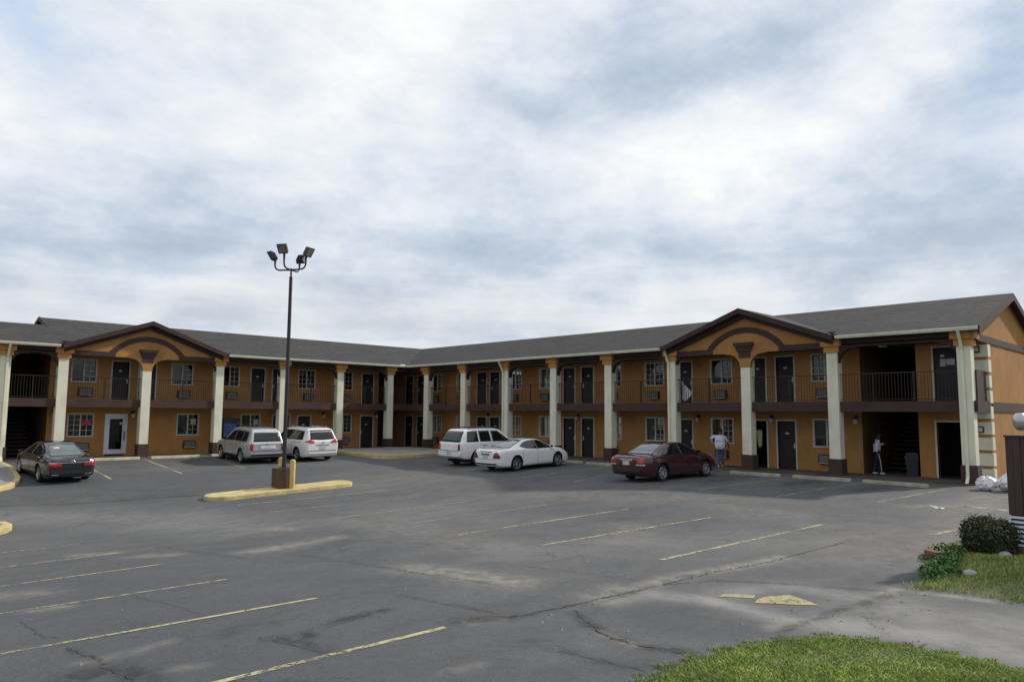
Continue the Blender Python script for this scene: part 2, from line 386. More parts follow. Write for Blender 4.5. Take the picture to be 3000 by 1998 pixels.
DARK = [([(3.64, 8.29), (3.93, 8.45), (4.25, 8.35)], .13, 1.2), ([(3.95, 7.74), (4.12, 7.47), (4.68, 7.88), (5.51, 7.91)], .12, 1.2), ([(4.12, 7.47), (4.13, 6.92)], .10, 1.), ([(2.0, 7.84), (2.29, 8.0), (2.44, 7.69), (2.46, 7.24)], .22, 1.3), ([(5.82, 6.87), (6.14, 6.69), (6.45, 6.58)], .15, 1.2), ([(7.15, 6.21), (6.93, 5.84), (6.74, 5.4), (6.63, 4.85), (6.75, 4.59), (6.86, 4.29)], .11, 1.3),
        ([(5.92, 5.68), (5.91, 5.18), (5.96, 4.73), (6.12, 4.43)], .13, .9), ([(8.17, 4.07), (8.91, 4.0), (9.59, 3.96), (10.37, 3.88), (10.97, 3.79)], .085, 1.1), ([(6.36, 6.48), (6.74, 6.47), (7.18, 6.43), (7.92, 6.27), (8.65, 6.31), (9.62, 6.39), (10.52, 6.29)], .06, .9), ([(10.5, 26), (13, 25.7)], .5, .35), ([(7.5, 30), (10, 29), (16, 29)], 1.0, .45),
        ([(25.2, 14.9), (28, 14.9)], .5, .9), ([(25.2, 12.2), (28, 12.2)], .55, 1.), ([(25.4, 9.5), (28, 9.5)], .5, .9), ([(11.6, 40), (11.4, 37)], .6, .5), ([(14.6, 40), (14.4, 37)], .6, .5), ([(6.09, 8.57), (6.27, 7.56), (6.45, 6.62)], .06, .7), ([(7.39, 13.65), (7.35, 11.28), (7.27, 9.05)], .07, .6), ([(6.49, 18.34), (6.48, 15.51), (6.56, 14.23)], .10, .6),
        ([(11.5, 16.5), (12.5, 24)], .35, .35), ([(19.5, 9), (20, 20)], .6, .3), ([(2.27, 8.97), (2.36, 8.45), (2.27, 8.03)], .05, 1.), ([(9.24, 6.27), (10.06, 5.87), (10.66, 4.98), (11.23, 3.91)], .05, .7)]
DRIVE = [([(2.6, 5.), (3, 9), (3.2, 13)], 2.6, .75), ([(5.2, 7.0), (6.0, 8.5), (6.2, 10.5)], .9, .50), ([(7.6, 5.5), (7.5, 5.0), (7.6, 4.5), (8.0, 4.3)], .32, .75), ([(4.44, 25.17), (5.55, 23.82), (7.31, 20.16)], 1.1, .5), ([(8, 33), (14, 33), (20, 32)], 2.5, .45)]
PALE = [([(8.66, 6.01), (8.94, 5.47), (8.86, 4.76), (8.82, 4.2)], .26, .9), ([(7.9, 6.2), (8.6, 6.0)], .22, .5), ([(9.36, 5.36), (10.42, 5.0), (10.6, 4.37), (10.48, 3.91)], .34, .55), ([(9.0, 3.7), (9.24, 3.38), (9.35, 2.6), (9.4, 1.2), (9.6, -1)], .50, .80), ([(10.3, 3.4), (10.3, 2.8), (10.4, 1.2), (10.7, -1)], .85, .60), ([(4.85, 27.6), (7.19, 26.4), (8.68, 24.0), (8.93, 19.2)], 1.6, .35), ([(10, 9.5), (12, 8.3), (14, 7)], 1.2, .22), ([(13, 14), (13.6, 20)], 2, .18)]
def steps(segs):
    out = []
    for a, b, st in segs:
        n = max(1, round((b-a)/st)); out += [a+(b-a)*i/n for i in range(n)]
    return out+[segs[-1][1]]
def ground():
    xs = steps([(-350, -40, 40), (-40, -4, 4), (-4, 1, .5), (1, 13, .075), (13, 31, .3), (31, 60, 3), (60, 450, 40)])
    ys = steps([(-350, -40, 40), (-40, -4, 4), (-4, 1, .5), (1, 13, .075), (13, 31, .3), (31, 43, .5), (43, 60, 3), (60, 450, 40)])
    zx = [mono(BX, x) for x in xs]; zy = [mono(AY, y) for y in ys]
    nx, ny = len(xs), len(ys)
    vs = [(x, y, zy[j]*zx[i]) for j, y in enumerate(ys) for i, x in enumerate(xs)]
    fs = [(j*nx+i, j*nx+i+1, (j+1)*nx+i+1, (j+1)*nx+i) for j in range(ny-1) for i in range(nx-1)]
    me = bpy.data.meshes.new('parking_lot'); me.from_pydata(vs, [], fs); me.materials.append(MATS['asphalt'])
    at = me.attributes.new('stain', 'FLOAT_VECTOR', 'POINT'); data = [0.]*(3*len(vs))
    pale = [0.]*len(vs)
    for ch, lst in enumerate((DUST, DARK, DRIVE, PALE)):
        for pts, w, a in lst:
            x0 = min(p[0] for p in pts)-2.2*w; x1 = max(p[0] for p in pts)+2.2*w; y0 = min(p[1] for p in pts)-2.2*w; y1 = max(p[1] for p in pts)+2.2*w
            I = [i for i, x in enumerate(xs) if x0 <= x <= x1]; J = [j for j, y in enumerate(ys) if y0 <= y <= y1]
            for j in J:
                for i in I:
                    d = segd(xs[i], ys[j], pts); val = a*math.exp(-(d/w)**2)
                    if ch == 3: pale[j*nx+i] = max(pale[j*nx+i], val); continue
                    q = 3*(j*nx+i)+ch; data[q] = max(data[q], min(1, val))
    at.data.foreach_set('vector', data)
    me.attributes.new('pale', 'FLOAT', 'POINT').data.foreach_set('value', pale)
    me.polygons.foreach_set('use_smooth', [True]*len(me.polygons))
    o = bpy.data.objects.new('parking_lot', me); COL.objects.link(o); struct(o)
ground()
def ribbon(mb, pts, w, dz=.006, step=.12, jit=0, wj=0):
    P = []
    for (ax, ay), (bx, by) in zip(pts, pts[1:]):
        n = max(1, int(math.hypot(bx-ax, by-ay)/step)); P += [(ax+(bx-ax)*i/n, ay+(by-ay)*i/n) for i in range(n)]
    P.append(pts[-1]); P = [(x+random.gauss(0, jit), y+random.gauss(0, jit)) for x, y in P]
    vs = []
    for i, (x, y) in enumerate(P):
        a = P[max(i-1, 0)]; b = P[min(i+1, len(P)-1)]; dx, dy = b[0]-a[0], b[1]-a[1]; L = math.hypot(dx, dy) or 1
        ww = w*.5*(1+random.uniform(-wj, wj))
        for s in (-1, 1):
            X, Y = x-dy/L*ww*s, y+dx/L*ww*s; vs.append((X, Y, zt(X, Y)+dz))
    mb.add(vs, [(2*i, 2*i+1, 2*i+3, 2*i+2) for i in range(len(P)-1)])
def markings():
    a = MB(); b = MB(); c = MB(); d = MB()
    for y0, x0, y1, x1, w in [(7.0, -3.5, 6.76, 5.56, .085), (9.6, -3.5, 9.19, 5.30, .085), (12.05, -3.5, 11.95, 5.24, .085), (14.6, -3.5, 15.0, 5.30, .085), (17.5, -3.5, 18.2, 5.45, .085), (20.3, -3.5, 21.35, 5.5, .085)]:
        ribbon(a, [(x0, y0), (x1, y1)], w)
    for p in [((16.88, 7.21), (10.75, 7.35)), ((16.43, 9.75), (10.6, 10.0)), ((17.1, 12.75), (10.8, 12.75))]: ribbon(a, p, .09)
    for p in [((16.85, 15.7), (10.78, 15.6)), ((16.84, 19.0), (10.9, 18.9)), ((17.3, 22.0), (11.1, 22.4)), ((17, 24.6), (11.1, 24.7))]: ribbon(b, p, .09)
    for p in [((9.91, 37.6), (9.68, 33.7)), ((13.14, 40.5), (12.62, 33.9))]: ribbon(a, p, .1)
    for p in [((16.45, 41), (15.8, 34.5)), ((19.1, 37), (19.0, 34.5)), ((22.3, 13.75), (28.2, 13.45)), ((22.0, 10.75), (28.6, 10.7)), ((22.6, 8.0), (28.6, 7.75)), ((22.3, 16.5), (28.2, 16.4)), ((22.3, 19.3), (28.2, 19.3)), ((22.3, 22.2), (28.2, 22.2)), ((22.3, 26.5), (28.2, 26.5))]: ribbon(b, p, .09)
    for p in [((22.9, 6.75), (22.1, 6.25)), ((22.1, 6.25), (22.5, 6.3)), ((23.25, 6.0), (23.2, 4.9), (23.2, 3.6))]: ribbon(c, p, .13)
    for p in [((17.2, 5.05), (18.6, 4.85)), ((22.4, 6.9), (23.1, 6.3), (23.3, 5.8)), ((23.3, 5.4), (23.4, 4.6))]: ribbon(b, p, .14)
    z = .006
    def poly(pts): d.add([(x, y, zt(x, y)+z) for x, y in pts], [tuple(range(len(pts)))])
    poly([(9.16, 5.36), (9.38, 5.38), (9.62, 5.06), (9.46, 4.98)])
    poly([(9.22, 4.86), (9.45, 4.93), (9.66, 4.92), (9.98, 4.74), (9.86, 4.45), (9.73, 4.22), (9.5, 4.5)])
    o = a.build('parking_markings', 'line_yellow', recalc=False); struct(o)
    for mb, m, n in ((b, 'line_faded', 'faded_markings'), (c, 'line_white', 'white_markings'), (d, 'arrow_yellow', 'arrow_marking')):
        struct(mb.build(n, m, recalc=False))
markings()
def cracks():
    mb = MB()
    L = [([(6.42, 6.55), (7.23, 6.42), (8.19, 6.37), (9.24, 6.27), (10.37, 6.23), (11.99, 6.01), (13.18, 5.98), (15.14, 5.89)], .035), ([(7.21, 6.22), (6.94, 5.82), (6.66, 5.31), (6.65, 4.8), (6.86, 4.22)], .035),
         ([(9.24, 6.27), (10.06, 5.87), (10.66, 4.98), (11.23, 3.91)], .02), ([(8.73, 8.91), (8.95, 7.67), (9.19, 6.66)], .02), ([(5.89, 5.35), (6.01, 4.65), (6.07, 4.33)], .02), ([(3.75, 11.83), (3.84, 10.83), (3.86, 9.54)], .018), ([(2.24, 11.11), (2.23, 9.77), (2.36, 9.6)], .02),
         ([(2.28, 9.07), (2.37, 8.39), (2.34, 8.01), (2.41, 7.35)], .022), ([(6.15, 8.41), (6.21, 7.6), (6.42, 6.75)], .022), ([(3.84, 7.88), (3.96, 7.42), (4.48, 7.65), (5.57, 7.94)], .02), ([(3.96, 7.42), (4.09, 6.89)], .016), ([(7.44, 11.16), (7.3, 9.71), (7.47, 7.87)], .02),
         ([(15.0, 20), (18, 17.2), (19.5, 15.0)], .03), ([(5.3, 14), (6.5, 13.5), (7.6, 11.5)], .02), ([(13.5, 9), (15.5, 8), (16.5, 6.5)], .02), ([(18, 7.2), (18.5, 5.6), (18.2, 4.2)], .025), ([(20, 24), (19.5, 20)], .03)]
    for p, w in L: ribbon(mb, p, w*.42, .008, .05, .017, .95)
    struct(mb.build('pavement_cracks', 'crack', recalc=False))
    st = MB()
    for i in range(120):
        if i < 90: p = random.choice([(6.7, 5.1), (8.6, 4.2), (9.6, 4.4), (8.9, 3.2), (11.3, 3.7), (7, 6.1), (10, 3)]); x, y = random.gauss(p[0], .5), random.gauss(p[1], .5)
        else: x, y = random.uniform(1.5, 13), random.uniform(3.5, 12)
        r = random.choice([.006, .008, .010, .016, .02]); z = zt(x, y)
        a = random.random()*6
        st.hexa([(x+r*1.2*math.cos(a+k*PI/2), y+r*math.sin(a+k*PI/2), z) for k in range(4)]+[(x+.5*r*math.cos(a+k*PI/2), y+.6*r*math.sin(a+k*PI/2), z+r*.9) for k in range(4)])
    struct(st.build('pebbles', 'gravel'), 'stuff')
cracks()

# ------------------------------------------------------------------ motel
XF, YF = 30.8, 42.1
def TR(s, d, z): return (XF+d, s, z)
def TL(s, d, z): return (s, YF+d, z)
DW = 1.8                                    # wall plane behind the column fronts
WZ = .05                                    # walkway height
motel = thing('motel_building', 'two storey orange stucco motel with cream columns, brown balconies and dark shingled roof', 'motel')
def fix(mb, name, m, parent=motel, **kw): return mb.build(name, m, parent, **kw)

def wall_holes(T, s0, s1, z0, z1, holes, d=DW, th=.2):
    mb = MB(); S = sorted({s0, s1, *[h[0] for h in holes], *[h[1] for h in holes]}); Z = sorted({z0, z1, *[h[2] for h in holes], *[h[3] for h in holes]})
    S = [s for s in S if s0 <= s <= s1]
    def solid(i, j):
        if not (0 <= i < len(S)-1 and 0 <= j < len(Z)-1): return None
        a, b = (S[i]+S[i+1])/2, (Z[j]+Z[j+1])/2
        return not any(h[0] < a < h[1] and h[2] < b < h[3] for h in holes)
    for i in range(len(S)-1):
        for j in range(len(Z)-1):
            if solid(i, j): mb.add([T(S[i], d, Z[j]), T(S[i+1], d, Z[j]), T(S[i+1], d, Z[j+1]), T(S[i], d, Z[j+1])], [(0, 1, 2, 3)])
    for h in holes:
        a, b, c, e = h
        for p, q in (((a, c), (a, e)), ((b, c), (b, e)), ((a, e), (b, e)), ((a, c), (b, c))):
            mb.add([T(p[0], d, p[1]), T(q[0], d, q[1]), T(q[0], d+th, q[1]), T(p[0], d+th, p[1])], [(0, 1, 2, 3)])
    return mb

# feature lists: (s0, s1, storey)
WIN_R = [(40.4, 41.62), (37.6, 38.83), (32.5, 33.72), (29.78, 31.0), (24.73, 25.93), (21.95, 23.18), (18.02, 19.25), (12.95, 14.17)]
DOOR_R = [(43.75, 44.7), (42.3, 43.3), (35.72, 36.72), (34.48, 35.46), (28.06, 29.06), (26.67, 27.66), (20.24, 21.22), (16.27, 17.25), (14.9, 15.88)]
WIN_L0 = [(10.33, 11.6), (15.88, 17.16), (19.68, 20.93), (21.7, 22.95), (26.26, 27.5), (5.0, 6.25), (0.5, 1.75), (-4, -2.75)]
WIN_L1 = [(10.36, 11.6), (15.45, 16.69), (18.3, 19.5), (23.4, 24.66), (26.26, 27.52), (5.0, 6.25), (0.5, 1.75), (-4, -2.75)]
DOOR_L0 = [(23.42, 24.42), (28.17, 29.27), (3.2, 4.2), (-1.5, -.5)]
DOOR_L1 = [(12.29, 13.27), (13.67, 14.67), (20.17, 21.17), (21.59, 22.58), (28.2, 29.24), (3.2, 4.2), (-1.5, -.5)]
GD = (12.13, 13.26)                          # glazed office door
WZ0, WZ1 = (1.07, 2.33), (3.96, 5.22)
DZ0, DZ1 = (WZ, 2.28), (3.05, 5.22)
fr = .065
def holes_for(wins0, wins1, d0, d1):
    H = []
    for a, b in wins0: H.append((a+.03, b-.03, WZ0[0]+.03, WZ0[1]-.03))
    for a, b in wins1: H.append((a+.03, b-.03, WZ1[0]+.03, WZ1[1]-.03))
    for a, b in d0: H.append((a+.07, b-.07, WZ, DZ0[1]-.07))
    for a, b in d1: H.append((a+.07, b-.07, DZ1[0], DZ1[1]-.07))
    return H
HR = holes_for(WIN_R, WIN_R, DOOR_R, DOOR_R)
HL = holes_for(WIN_L0, WIN_L1, DOOR_L0+[GD], DOOR_L1)
ENDDOOR = (8.15, 9.27)
HE = [(8.22, 9.2, WZ, 2.24), (8.22, 9.2, 3.05, 5.2)]
TOP = 5.62
fix(wall_holes(TR, 12.05, 50, 0, TOP, HR), 'wall', 'stucco')
fix(wall_holes(TR, 7.35, 9.85, 0, TOP, HE), 'wall', 'stucco')
fix(wall_holes(TL, 9.4, 29.65, 0, TOP, [h for h in HL if h[0] > 9]), 'wall', 'stucco')
fix(wall_holes(TL, -14, 7.67, 0, TOP, [h for h in HL if h[1] < 8]), 'wall', 'stucco')
# end wall with gable, back walls, alcove and passage walls
RID_D, RID_Z, EAV_D, EAV_Z = 5.2, 7.6, -.42, 5.74
SL = (RID_Z-EAV_Z)/(RID_D-EAV_D)
def roof_z(d): return EAV_Z+SL*(d-EAV_D) if d <= RID_D else RID_Z-SL*(d-RID_D)
mb = MB(); Y0 = 7.35
D1 = 10.4
gp = [TR(Y0, DW, 0), TR(Y0, D1, 0), TR(Y0, D1, roof_z(D1)-.1), TR(Y0, RID_D, RID_Z-.1), TR(Y0, -.3, roof_z(-.3)-.1), TR(Y0, -.3, 5.36), TR(Y0, DW, 5.36)]
mb.add(gp, [tuple(range(7))]); fix(mb, 'end_wall', 'stucco', recalc=False)
mb = MB(); mb.box(-14, 41.2, 52.4, 52.5, 0, TOP); mb.box(41.2, 41.3, 7.36, 52.5, 0, TOP); mb.box(-14.1, -14, 43.9, 52.5, 0, TOP); fix(mb, 'wall', 'stucco')
mb = MB()
for a, b in ((12.05, 12.15), (9.75, 9.849)):
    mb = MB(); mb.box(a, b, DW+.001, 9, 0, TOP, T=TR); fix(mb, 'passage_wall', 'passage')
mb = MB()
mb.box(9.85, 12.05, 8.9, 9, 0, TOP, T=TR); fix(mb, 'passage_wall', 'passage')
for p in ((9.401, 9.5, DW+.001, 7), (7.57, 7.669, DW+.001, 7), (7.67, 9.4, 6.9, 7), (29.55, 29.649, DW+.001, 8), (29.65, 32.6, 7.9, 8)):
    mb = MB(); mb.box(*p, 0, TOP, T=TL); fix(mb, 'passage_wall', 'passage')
mb = MB()                                     # dark room backs, floors between storeys
for T, a, b in ((TR, 12.2, 48), (TR, 7.4, 9.7), (TL, 9.5, 29.5), (TL, -13.9, 7.5)):
    mb.box(a, b, 4.2, 4.3, 0, TOP, T=T); mb.box(a, b, DW+.22, 4.2, 2.62, 2.9, T=T); mb.box(a, b, DW+.22, 4.2, 5.5, 5.58, T=T)
fix(mb, 'room_partition', 'room')

# balcony slab, fascia, ceilings
mb = MB()
mb.box(7.4, 50, .30, DW, 2.74, 3.02, T=TR); mb.box(9.8, 12.1, DW, 8.9, 2.74, 3.015, T=TR)
mb.box(-14, 31.1, .30, DW, 2.742, 3.022, T=TL); mb.box(7.6, 9.45, DW, 6.9, 2.742, 3.017, T=TL); mb.box(29.6, 32.6, DW, 7.9, 2.742, 3.017, T=TL)
fix(mb, 'balcony_floor', 'walk')
mb = MB()
mb.box(7.4, 42.22, .12, .30, 2.64, 3.05, T=TR); mb.box(7.33, 7.4, .121, DW-.07, 2.642, 3.052, T=TR)
fix(mb, 'balcony_fascia', 'brown')
mb = MB(); mb.box(-14, 30.918, .121, .30, 2.641, 3.051, T=TL); fix(mb, 'balcony_fascia', 'brown')
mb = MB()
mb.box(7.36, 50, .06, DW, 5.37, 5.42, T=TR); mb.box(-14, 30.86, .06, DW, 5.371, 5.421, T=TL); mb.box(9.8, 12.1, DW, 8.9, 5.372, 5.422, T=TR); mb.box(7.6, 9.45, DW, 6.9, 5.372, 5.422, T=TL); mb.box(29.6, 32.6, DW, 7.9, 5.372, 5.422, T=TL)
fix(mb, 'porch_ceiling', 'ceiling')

# columns
COLS_R = [12.5, 16.4, 20.33, 24.28, 28.22, 32.15, 36.08, 39.95]; COLS_L = [7.15, 9.6, 13.57, 17.54, 21.5, 25.48, 29.42, 3.2, -.8, -4.8, -8.8, -12.8]
CW = .45
GC_R, GC_L = 16.4, 13.57
def column(T, c, w=CW):
    h = w/2
    m = MB(); m.box(c-h, c+h, 0, w, .70, 5.14, T=T); col = fix(m, 'column', 'cream')
    m = MB(); m.box(c-h-.05, c+h+.05, -.05, w+.05, 0, .70, T=T); m.build('column_base', 'brown', col)
    m = MB()
    if c in (GC_R, GC_L):
        for z0, z1, o0, o1 in ((5.06, 5.36, .05, .07), (5.36, 5.58, .12, .17), (5.58, 5.74, .22, .24)):
            a = [T(c+sx*(h+o0), -o0 if sy < 0 else w+o0, z0) for sx, sy in ((-1, -1), (1, -1), (1, 1), (-1, 1))]
            b = [T(c+sx*(h+o1), -o1 if sy < 0 else w+o1, z1) for sx, sy in ((-1, -1), (1, -1), (1, 1), (-1, 1))]
            m.hexa(a+b)
        m.build('column_capital', 'brown', col)
    else:
        for z0, z1, o in ((5.08, 5.33, .075), (5.33, 5.60, .17)): m.box(c-h-o, c+h+o, -o, w+o, z0, z1, T=T)
        m.build('column_capital', 'capital', col)
for c in COLS_R: column(TR, c)
column(TR, 7.68)
for c in COLS_L: column(TL, c)

# header beams with haunches, balustrades
def bay(T, a, b, gable=False, center=None, post=True, post_s=None):
    h = CW/2; s0, s1 = a+h, b-h; r = .62
    if not gable:
        m = MB(); m.box(s0-.02, s1+.02, .06, .40, 5.29, 5.62, T=T)
        for sx, e in ((1, s0), (-1, s1)):
            if sx*(s1-s0) and (s1-s0) < 1.6: rr = .45
            else: rr = r
            ring = [(e-sx*.01, 5.29), (e+sx*(rr+.12), 5.29), (e+sx*(rr+.12), 5.25)]+[(e+sx*rr*(1-math.cos(t)), 5.25-rr+rr*math.sin(t)) for t in [PI/2*(1-k/8) for k in range(9)]]+[(e-sx*.01, 5.25-rr)]
            m.prism([T(s, .08, z) for s, z in ring], [T(s, .36, z) for s, z in ring])
        fix(m, 'header_beam', 'brown')
    m = MB(); zt_, zb_ = 4.19, 3.13
    m.box(s0, s1, .185, .225, zt_-.035, zt_, T=T); m.box(s0, s1, .19, .22, zb_-.02, zb_, T=T)
    n = int((s1-s0)/.118)
    for k in range(1, n):
        s = s0+(s1-s0)*k/n; m.box(s-.008, s+.008, .197, .213, zb_, zt_-.03, T=T)
    for f in ((.5,) if (s1-s0) < 3.8 else (.36, .7)):
        s = s0+(s1-s0)*f; m.box(s-.022, s+.022, .183, .227, 3.05, zt_, T=T)
    fix(m, 'railing', 'metal_dark')
RS = [7.68]+COLS_R; LS = sorted(COLS_L)
for a, b in zip(RS, RS[1:]): bay(TR, a, b, gable=GC_R in (a, b))
for a, b in zip(LS, LS[1:]): bay(TL, a, b, gable=GC_L in (a, b))
# corner bays between the last columns of each wing
def corner():
    m = MB(); m.box(39.95+.2, 42.2, .06, .40, 5.29, 5.62, T=TR)
    fix(m, 'header_beam', 'brown'); m = MB(); m.box(29.42+.2, 30.86, .061, .40, 5.291, 5.621, T=TL); fix(m, 'header_beam', 'brown')
    for T, s0, s1 in ((TR, 40.18, 42.3), (TL, 29.65, 31.0)):
        m = MB(); m.box(s0, s1, .185, .225, 4.155, 4.19, T=T); m.box(s0, s1, .19, .22, 3.11, 3.13, T=T)
        n = int((s1-s0)/.118)
        for k in range(1, n): s = s0+(s1-s0)*k/n; m.box(s-.008, s+.008, .197, .213, 3.13, 4.16, T=T)
        fix(m, 'railing', 'metal_dark')
corner()
m = MB(); m.box(7.40, 7.46, .46, DW-.07, 3.06, 4.2, T=TR); fix(m, 'balcony_panel', 'brown')

# windows, doors, air conditioners
def window(T, a, b, z0, z1, grid_right, seed):
    rnd = random.Random(seed); m = MB(); d0, d1 = DW-.03, DW+.09
    m.box(a, a+fr, d0, d1, z0, z1, T=T); m.box(b-fr, b, d0, d1, z0, z1, T=T); m.box(a+fr, b-fr, d0, d1, z1-fr, z1, T=T); m.box(a+fr, b-fr, d0-.02, d1, z0, z0+fr, T=T)
    c = (a+b)/2; m.box(c-.03, c+.03, DW+.01, d1+.003, z0+fr, z1-fr, T=T)
    halves = [(c+.03, b-fr), (a+fr, c-.03)] if not grid_right else [(a+fr, c-.03), (c+.03, b-fr)]
    for q, (p0, p1) in enumerate(halves):
        if q == 1 or rnd.random() < .15:
            mid = (p0+p1)/2; m.box(mid-.011, mid+.011, DW+.03, DW+.06, z0+fr, z1-fr, T=T)
            for k in (1, 2, 3): z = z0+fr+(z1-z0-2*fr)*k/4; m.box(p0, p1, DW+.032, DW+.058, z-.011, z+.011, T=T)
    w = fix(m, 'window', 'cream_trim')
    m = MB(); m.add([T(a+.04, DW+.07, z0+.04), T(b-.04, DW+.07, z0+.04), T(b-.04, DW+.07, z1-.04), T(a+.04, DW+.07, z1-.04)], [(0, 1, 2, 3)]); m.build('pane', 'pane', w)
    m = MB(); cov = rnd.choice([(0, .5), (0, .42), (.5, 1), (0, 1), (.55, 1), (.62, 1)])
    p0, p1 = a+.03+(b-a-.06)*cov[0], a+.03+(b-a-.06)*cov[1]
    n = 24; pts = [(p0+(p1-p0)*i/n, DW+.19+.02*math.sin(i*1.9)+.01*rnd.random()) for i in range(n+1)]
    m.add([T(s, d, z) for s, d in pts for z in (z0, z1)], [(2*i, 2*i+2, 2*i+3, 2*i+1) for i in range(n)]); m.build('curtain', 'curtain', w, smooth='all')
    return w
def door(T, a, b, z0, z1, hinge_right, open_=False):
    m = MB(); f = .07; d0, d1 = DW-.025, DW+.15
    m.box(a, a+f, d0, d1, z0, z1, T=T); m.box(b-f, b, d0, d1, z0, z1, T=T); m.box(a+f, b-f, d0, d1, z1-f, z1, T=T)
    frm = fix(m, 'door_frame', 'cream_trim')
    if open_: return frm
    m = MB(); m.box(a+f, b-f, DW+.07, DW+.115, z0+.01, z1-f, T=T)
    dr = m.build('door', 'door', frm)
    m = MB(); s = (a+f+.07) if hinge_right else (b-f-.07)
    m.box(s-.02, s+.02, DW+.03, DW+.07, z0+.92, z0+1.16, T=T); m.box(s-.05, s+.05, DW+.01, DW+.035, z0+1.0, z0+1.03, T=T); m.build('handle', 'aluminium', dr)
    m = MB(); c = (a+b)/2; zc = z0+1.60
    ring = [(c+.10*math.cos(t), zc+.05*math.sin(t)) for t in [2*PI*k/12 for k in range(12)]]
    m.prism([T(s, DW+.058, z) for s, z in ring], [T(s, DW+.07, z) for s, z in ring]); m.build('room_plate', 'paper', dr)
    return frm
def aircon(T, c, z, w=.66, hgt=.42):
    m = MB(); d = DW-.16; m.box(c-w/2, c+w/2, d, DW+.05, z, z+hgt, T=T); a = fix(m, 'air_conditioner', 'ac_case')
    m = MB()
    m.box(c-w/2+.05, c+w/2-.05, d-.012, d+.01, z+.07, z+hgt-.05, T=T)
    for k in range(7): zz = z+.09+k*.042; m.box(c-w/2+.06, c+w/2-.06, d-.024, d-.008, zz, zz+.014, T=T)
    m.build('grille', 'ac_grille', a)
    m = MB(); m.box(c-w/2+.03, c+w/2-.03, d-.03, d-.005, z+.025, z+.05, T=T); m.build('grille_trim', 'aluminium', a)
sd_ = 0
for st, (Zw, Zd, Wl, Wr, Dl, Dr, az) in enumerate([(WZ0, DZ0, WIN_L0, WIN_R, DOOR_L0, DOOR_R, .36), (WZ1, DZ1, WIN_L1, WIN_R, DOOR_L1, DOOR_R, 3.26)]):
    for a, b in Wr: window(TR, a, b, *Zw, False, 100+sd_); sd_ += 1
    for a, b in Wl: window(TL, a, b, *Zw, True, 100+sd_); sd_ += 1
    for i, (a, b) in enumerate(Dr): door(TR, a, b, *Zd, i % 2 == 0, open_=(st == 0 and a == 16.27))
    for i, (a, b) in enumerate(Dl): door(TL, a, b, *Zd, i % 2 == 1)
    for a, b in Wr: aircon(TR, (a+b)/2+.02, az)
    for a, b in Wl:
        if not (st == 0 and a in (19.68, 21.7)): aircon(TL, (a+b)/2+.1, az)
# open maid room doorways at the end of the right wing
door(TR, *ENDDOOR, WZ, 2.31, True, open_=True)
e_ = door(TR, *ENDDOOR, 3.05, 5.27, True)
m = MB(); m.box(8.78, 8.98, DW+.055, DW+.068, 4.45, 4.75, T=TR); m.box(8.46, 8.74, DW+.055, DW+.068, 4.5, 4.75, T=TR); m.box(8.82, 8.96, DW+.055, DW+.068, 4.82, 4.92, T=TR); m.build('notice', 'paper', e_)
# office door of white aluminium
m = MB(); a, b = GD; z1 = 2.30
for s0, s1, q0, q1 in ((a, a+.24, WZ+.08, z1), (b-.24, b, WZ+.08, z1), (a+.24, b-.24, z1-.28, z1), (a+.24, b-.24, WZ+.08, .38)): m.box(s0, s1, DW-.03, DW+.08, q0, q1, T=TL)
gdo = fix(m, 'office_door', 'aluminium')
m = MB(); m.add([TL(a+.2, DW+.04, .3), TL(b-.2, DW+.04, .3), TL(b-.2, DW+.04, 2.1), TL(a+.2, DW+.04, 2.1)], [(0, 1, 2, 3)]); m.build('pane', 'pane', gdo)
m = MB(); m.box(b-.16, b-.12, DW-.08, DW-.03, .85, 1.35, T=TL); m.build('handle', 'metal_dark', gdo)
m = MB(); ring = [(b-.32+.08*math.cos(t), 1.78+.08*math.sin(t)) for t in [2*PI*k/12 for k in range(12)]]; m.prism([TL(s, DW+.02, z) for s, z in ring], [TL(s, DW+.036, z) for s, z in ring]); m.build('notice', 'paper', gdo)
# red sign, papers in windows
m = MB(); ring = [(11.02, 1.82), (11.10, 1.90), (11.30, 1.93), (11.46, 1.90), (11.48, 1.74), (11.3, 1.68), (11.06, 1.70)]; m.prism([TL(s, DW+.02, z) for s, z in ring], [TL(s, DW+.05, z) for s, z in ring]); fix(m, 'window_sign', 'red_sign')
m = MB(); m.box(16.68, 16.98, DW+.01, DW+.028, 1.73, 2.03, T=TL); fix(m, 'notice', 'paper')
m = MB(); m.box(20.5, 20.8, DW+.01, DW+.028, 1.7, 1.98, T=TL); fix(m, 'notice', 'paper')
# wall lamps
def wall_lamp(T, s, z, d=DW):
    m = MB(); m.box(s-.08, s+.08, d-.06, d+.01, z, z+.20, T=T); lo = fix(m, 'wall_lamp', 'metal_dark')
    m = MB(); m.hexa([T(s-.06, d-.16, z-.16), T(s+.06, d-.16, z-.16), T(s+.06, d-.02, z-.16), T(s-.06, d-.02, z-.16), T(s-.08, d-.18, z+.04), T(s+.08, d-.18, z+.04), T(s+.08, d-.005, z+.04), T(s-.08, d-.005, z+.04)]); m.build('lamp_shade', 'lamp_glass', lo)
for s in (19.95, 16.08, 12.28, 27.86, 35.57): wall_lamp(TR, s, 2.28)
for s in (9.68, 13.5, 25.3, 29.45): wall_lamp(TL, s, 2.26)
for z in (1.86, 4.92):
    m = MB(); m.box(7.55, 7.75, DW-.16, DW-.05, z, z+.24, T=TR); lo = fix(m, 'wall_lamp', 'metal_dark')
    m = MB(); m.box(7.585, 7.715, DW-.19, DW-.155, z+.04, z+.20, T=TR); m.build('lamp_shade', 'lamp_glass', lo)
m = MB(); m.box(10.7, 10.95, .9, 1.15, 5.28, 5.37, T=TR); fix(m, 'ceiling_lamp', 'lamp_glass')
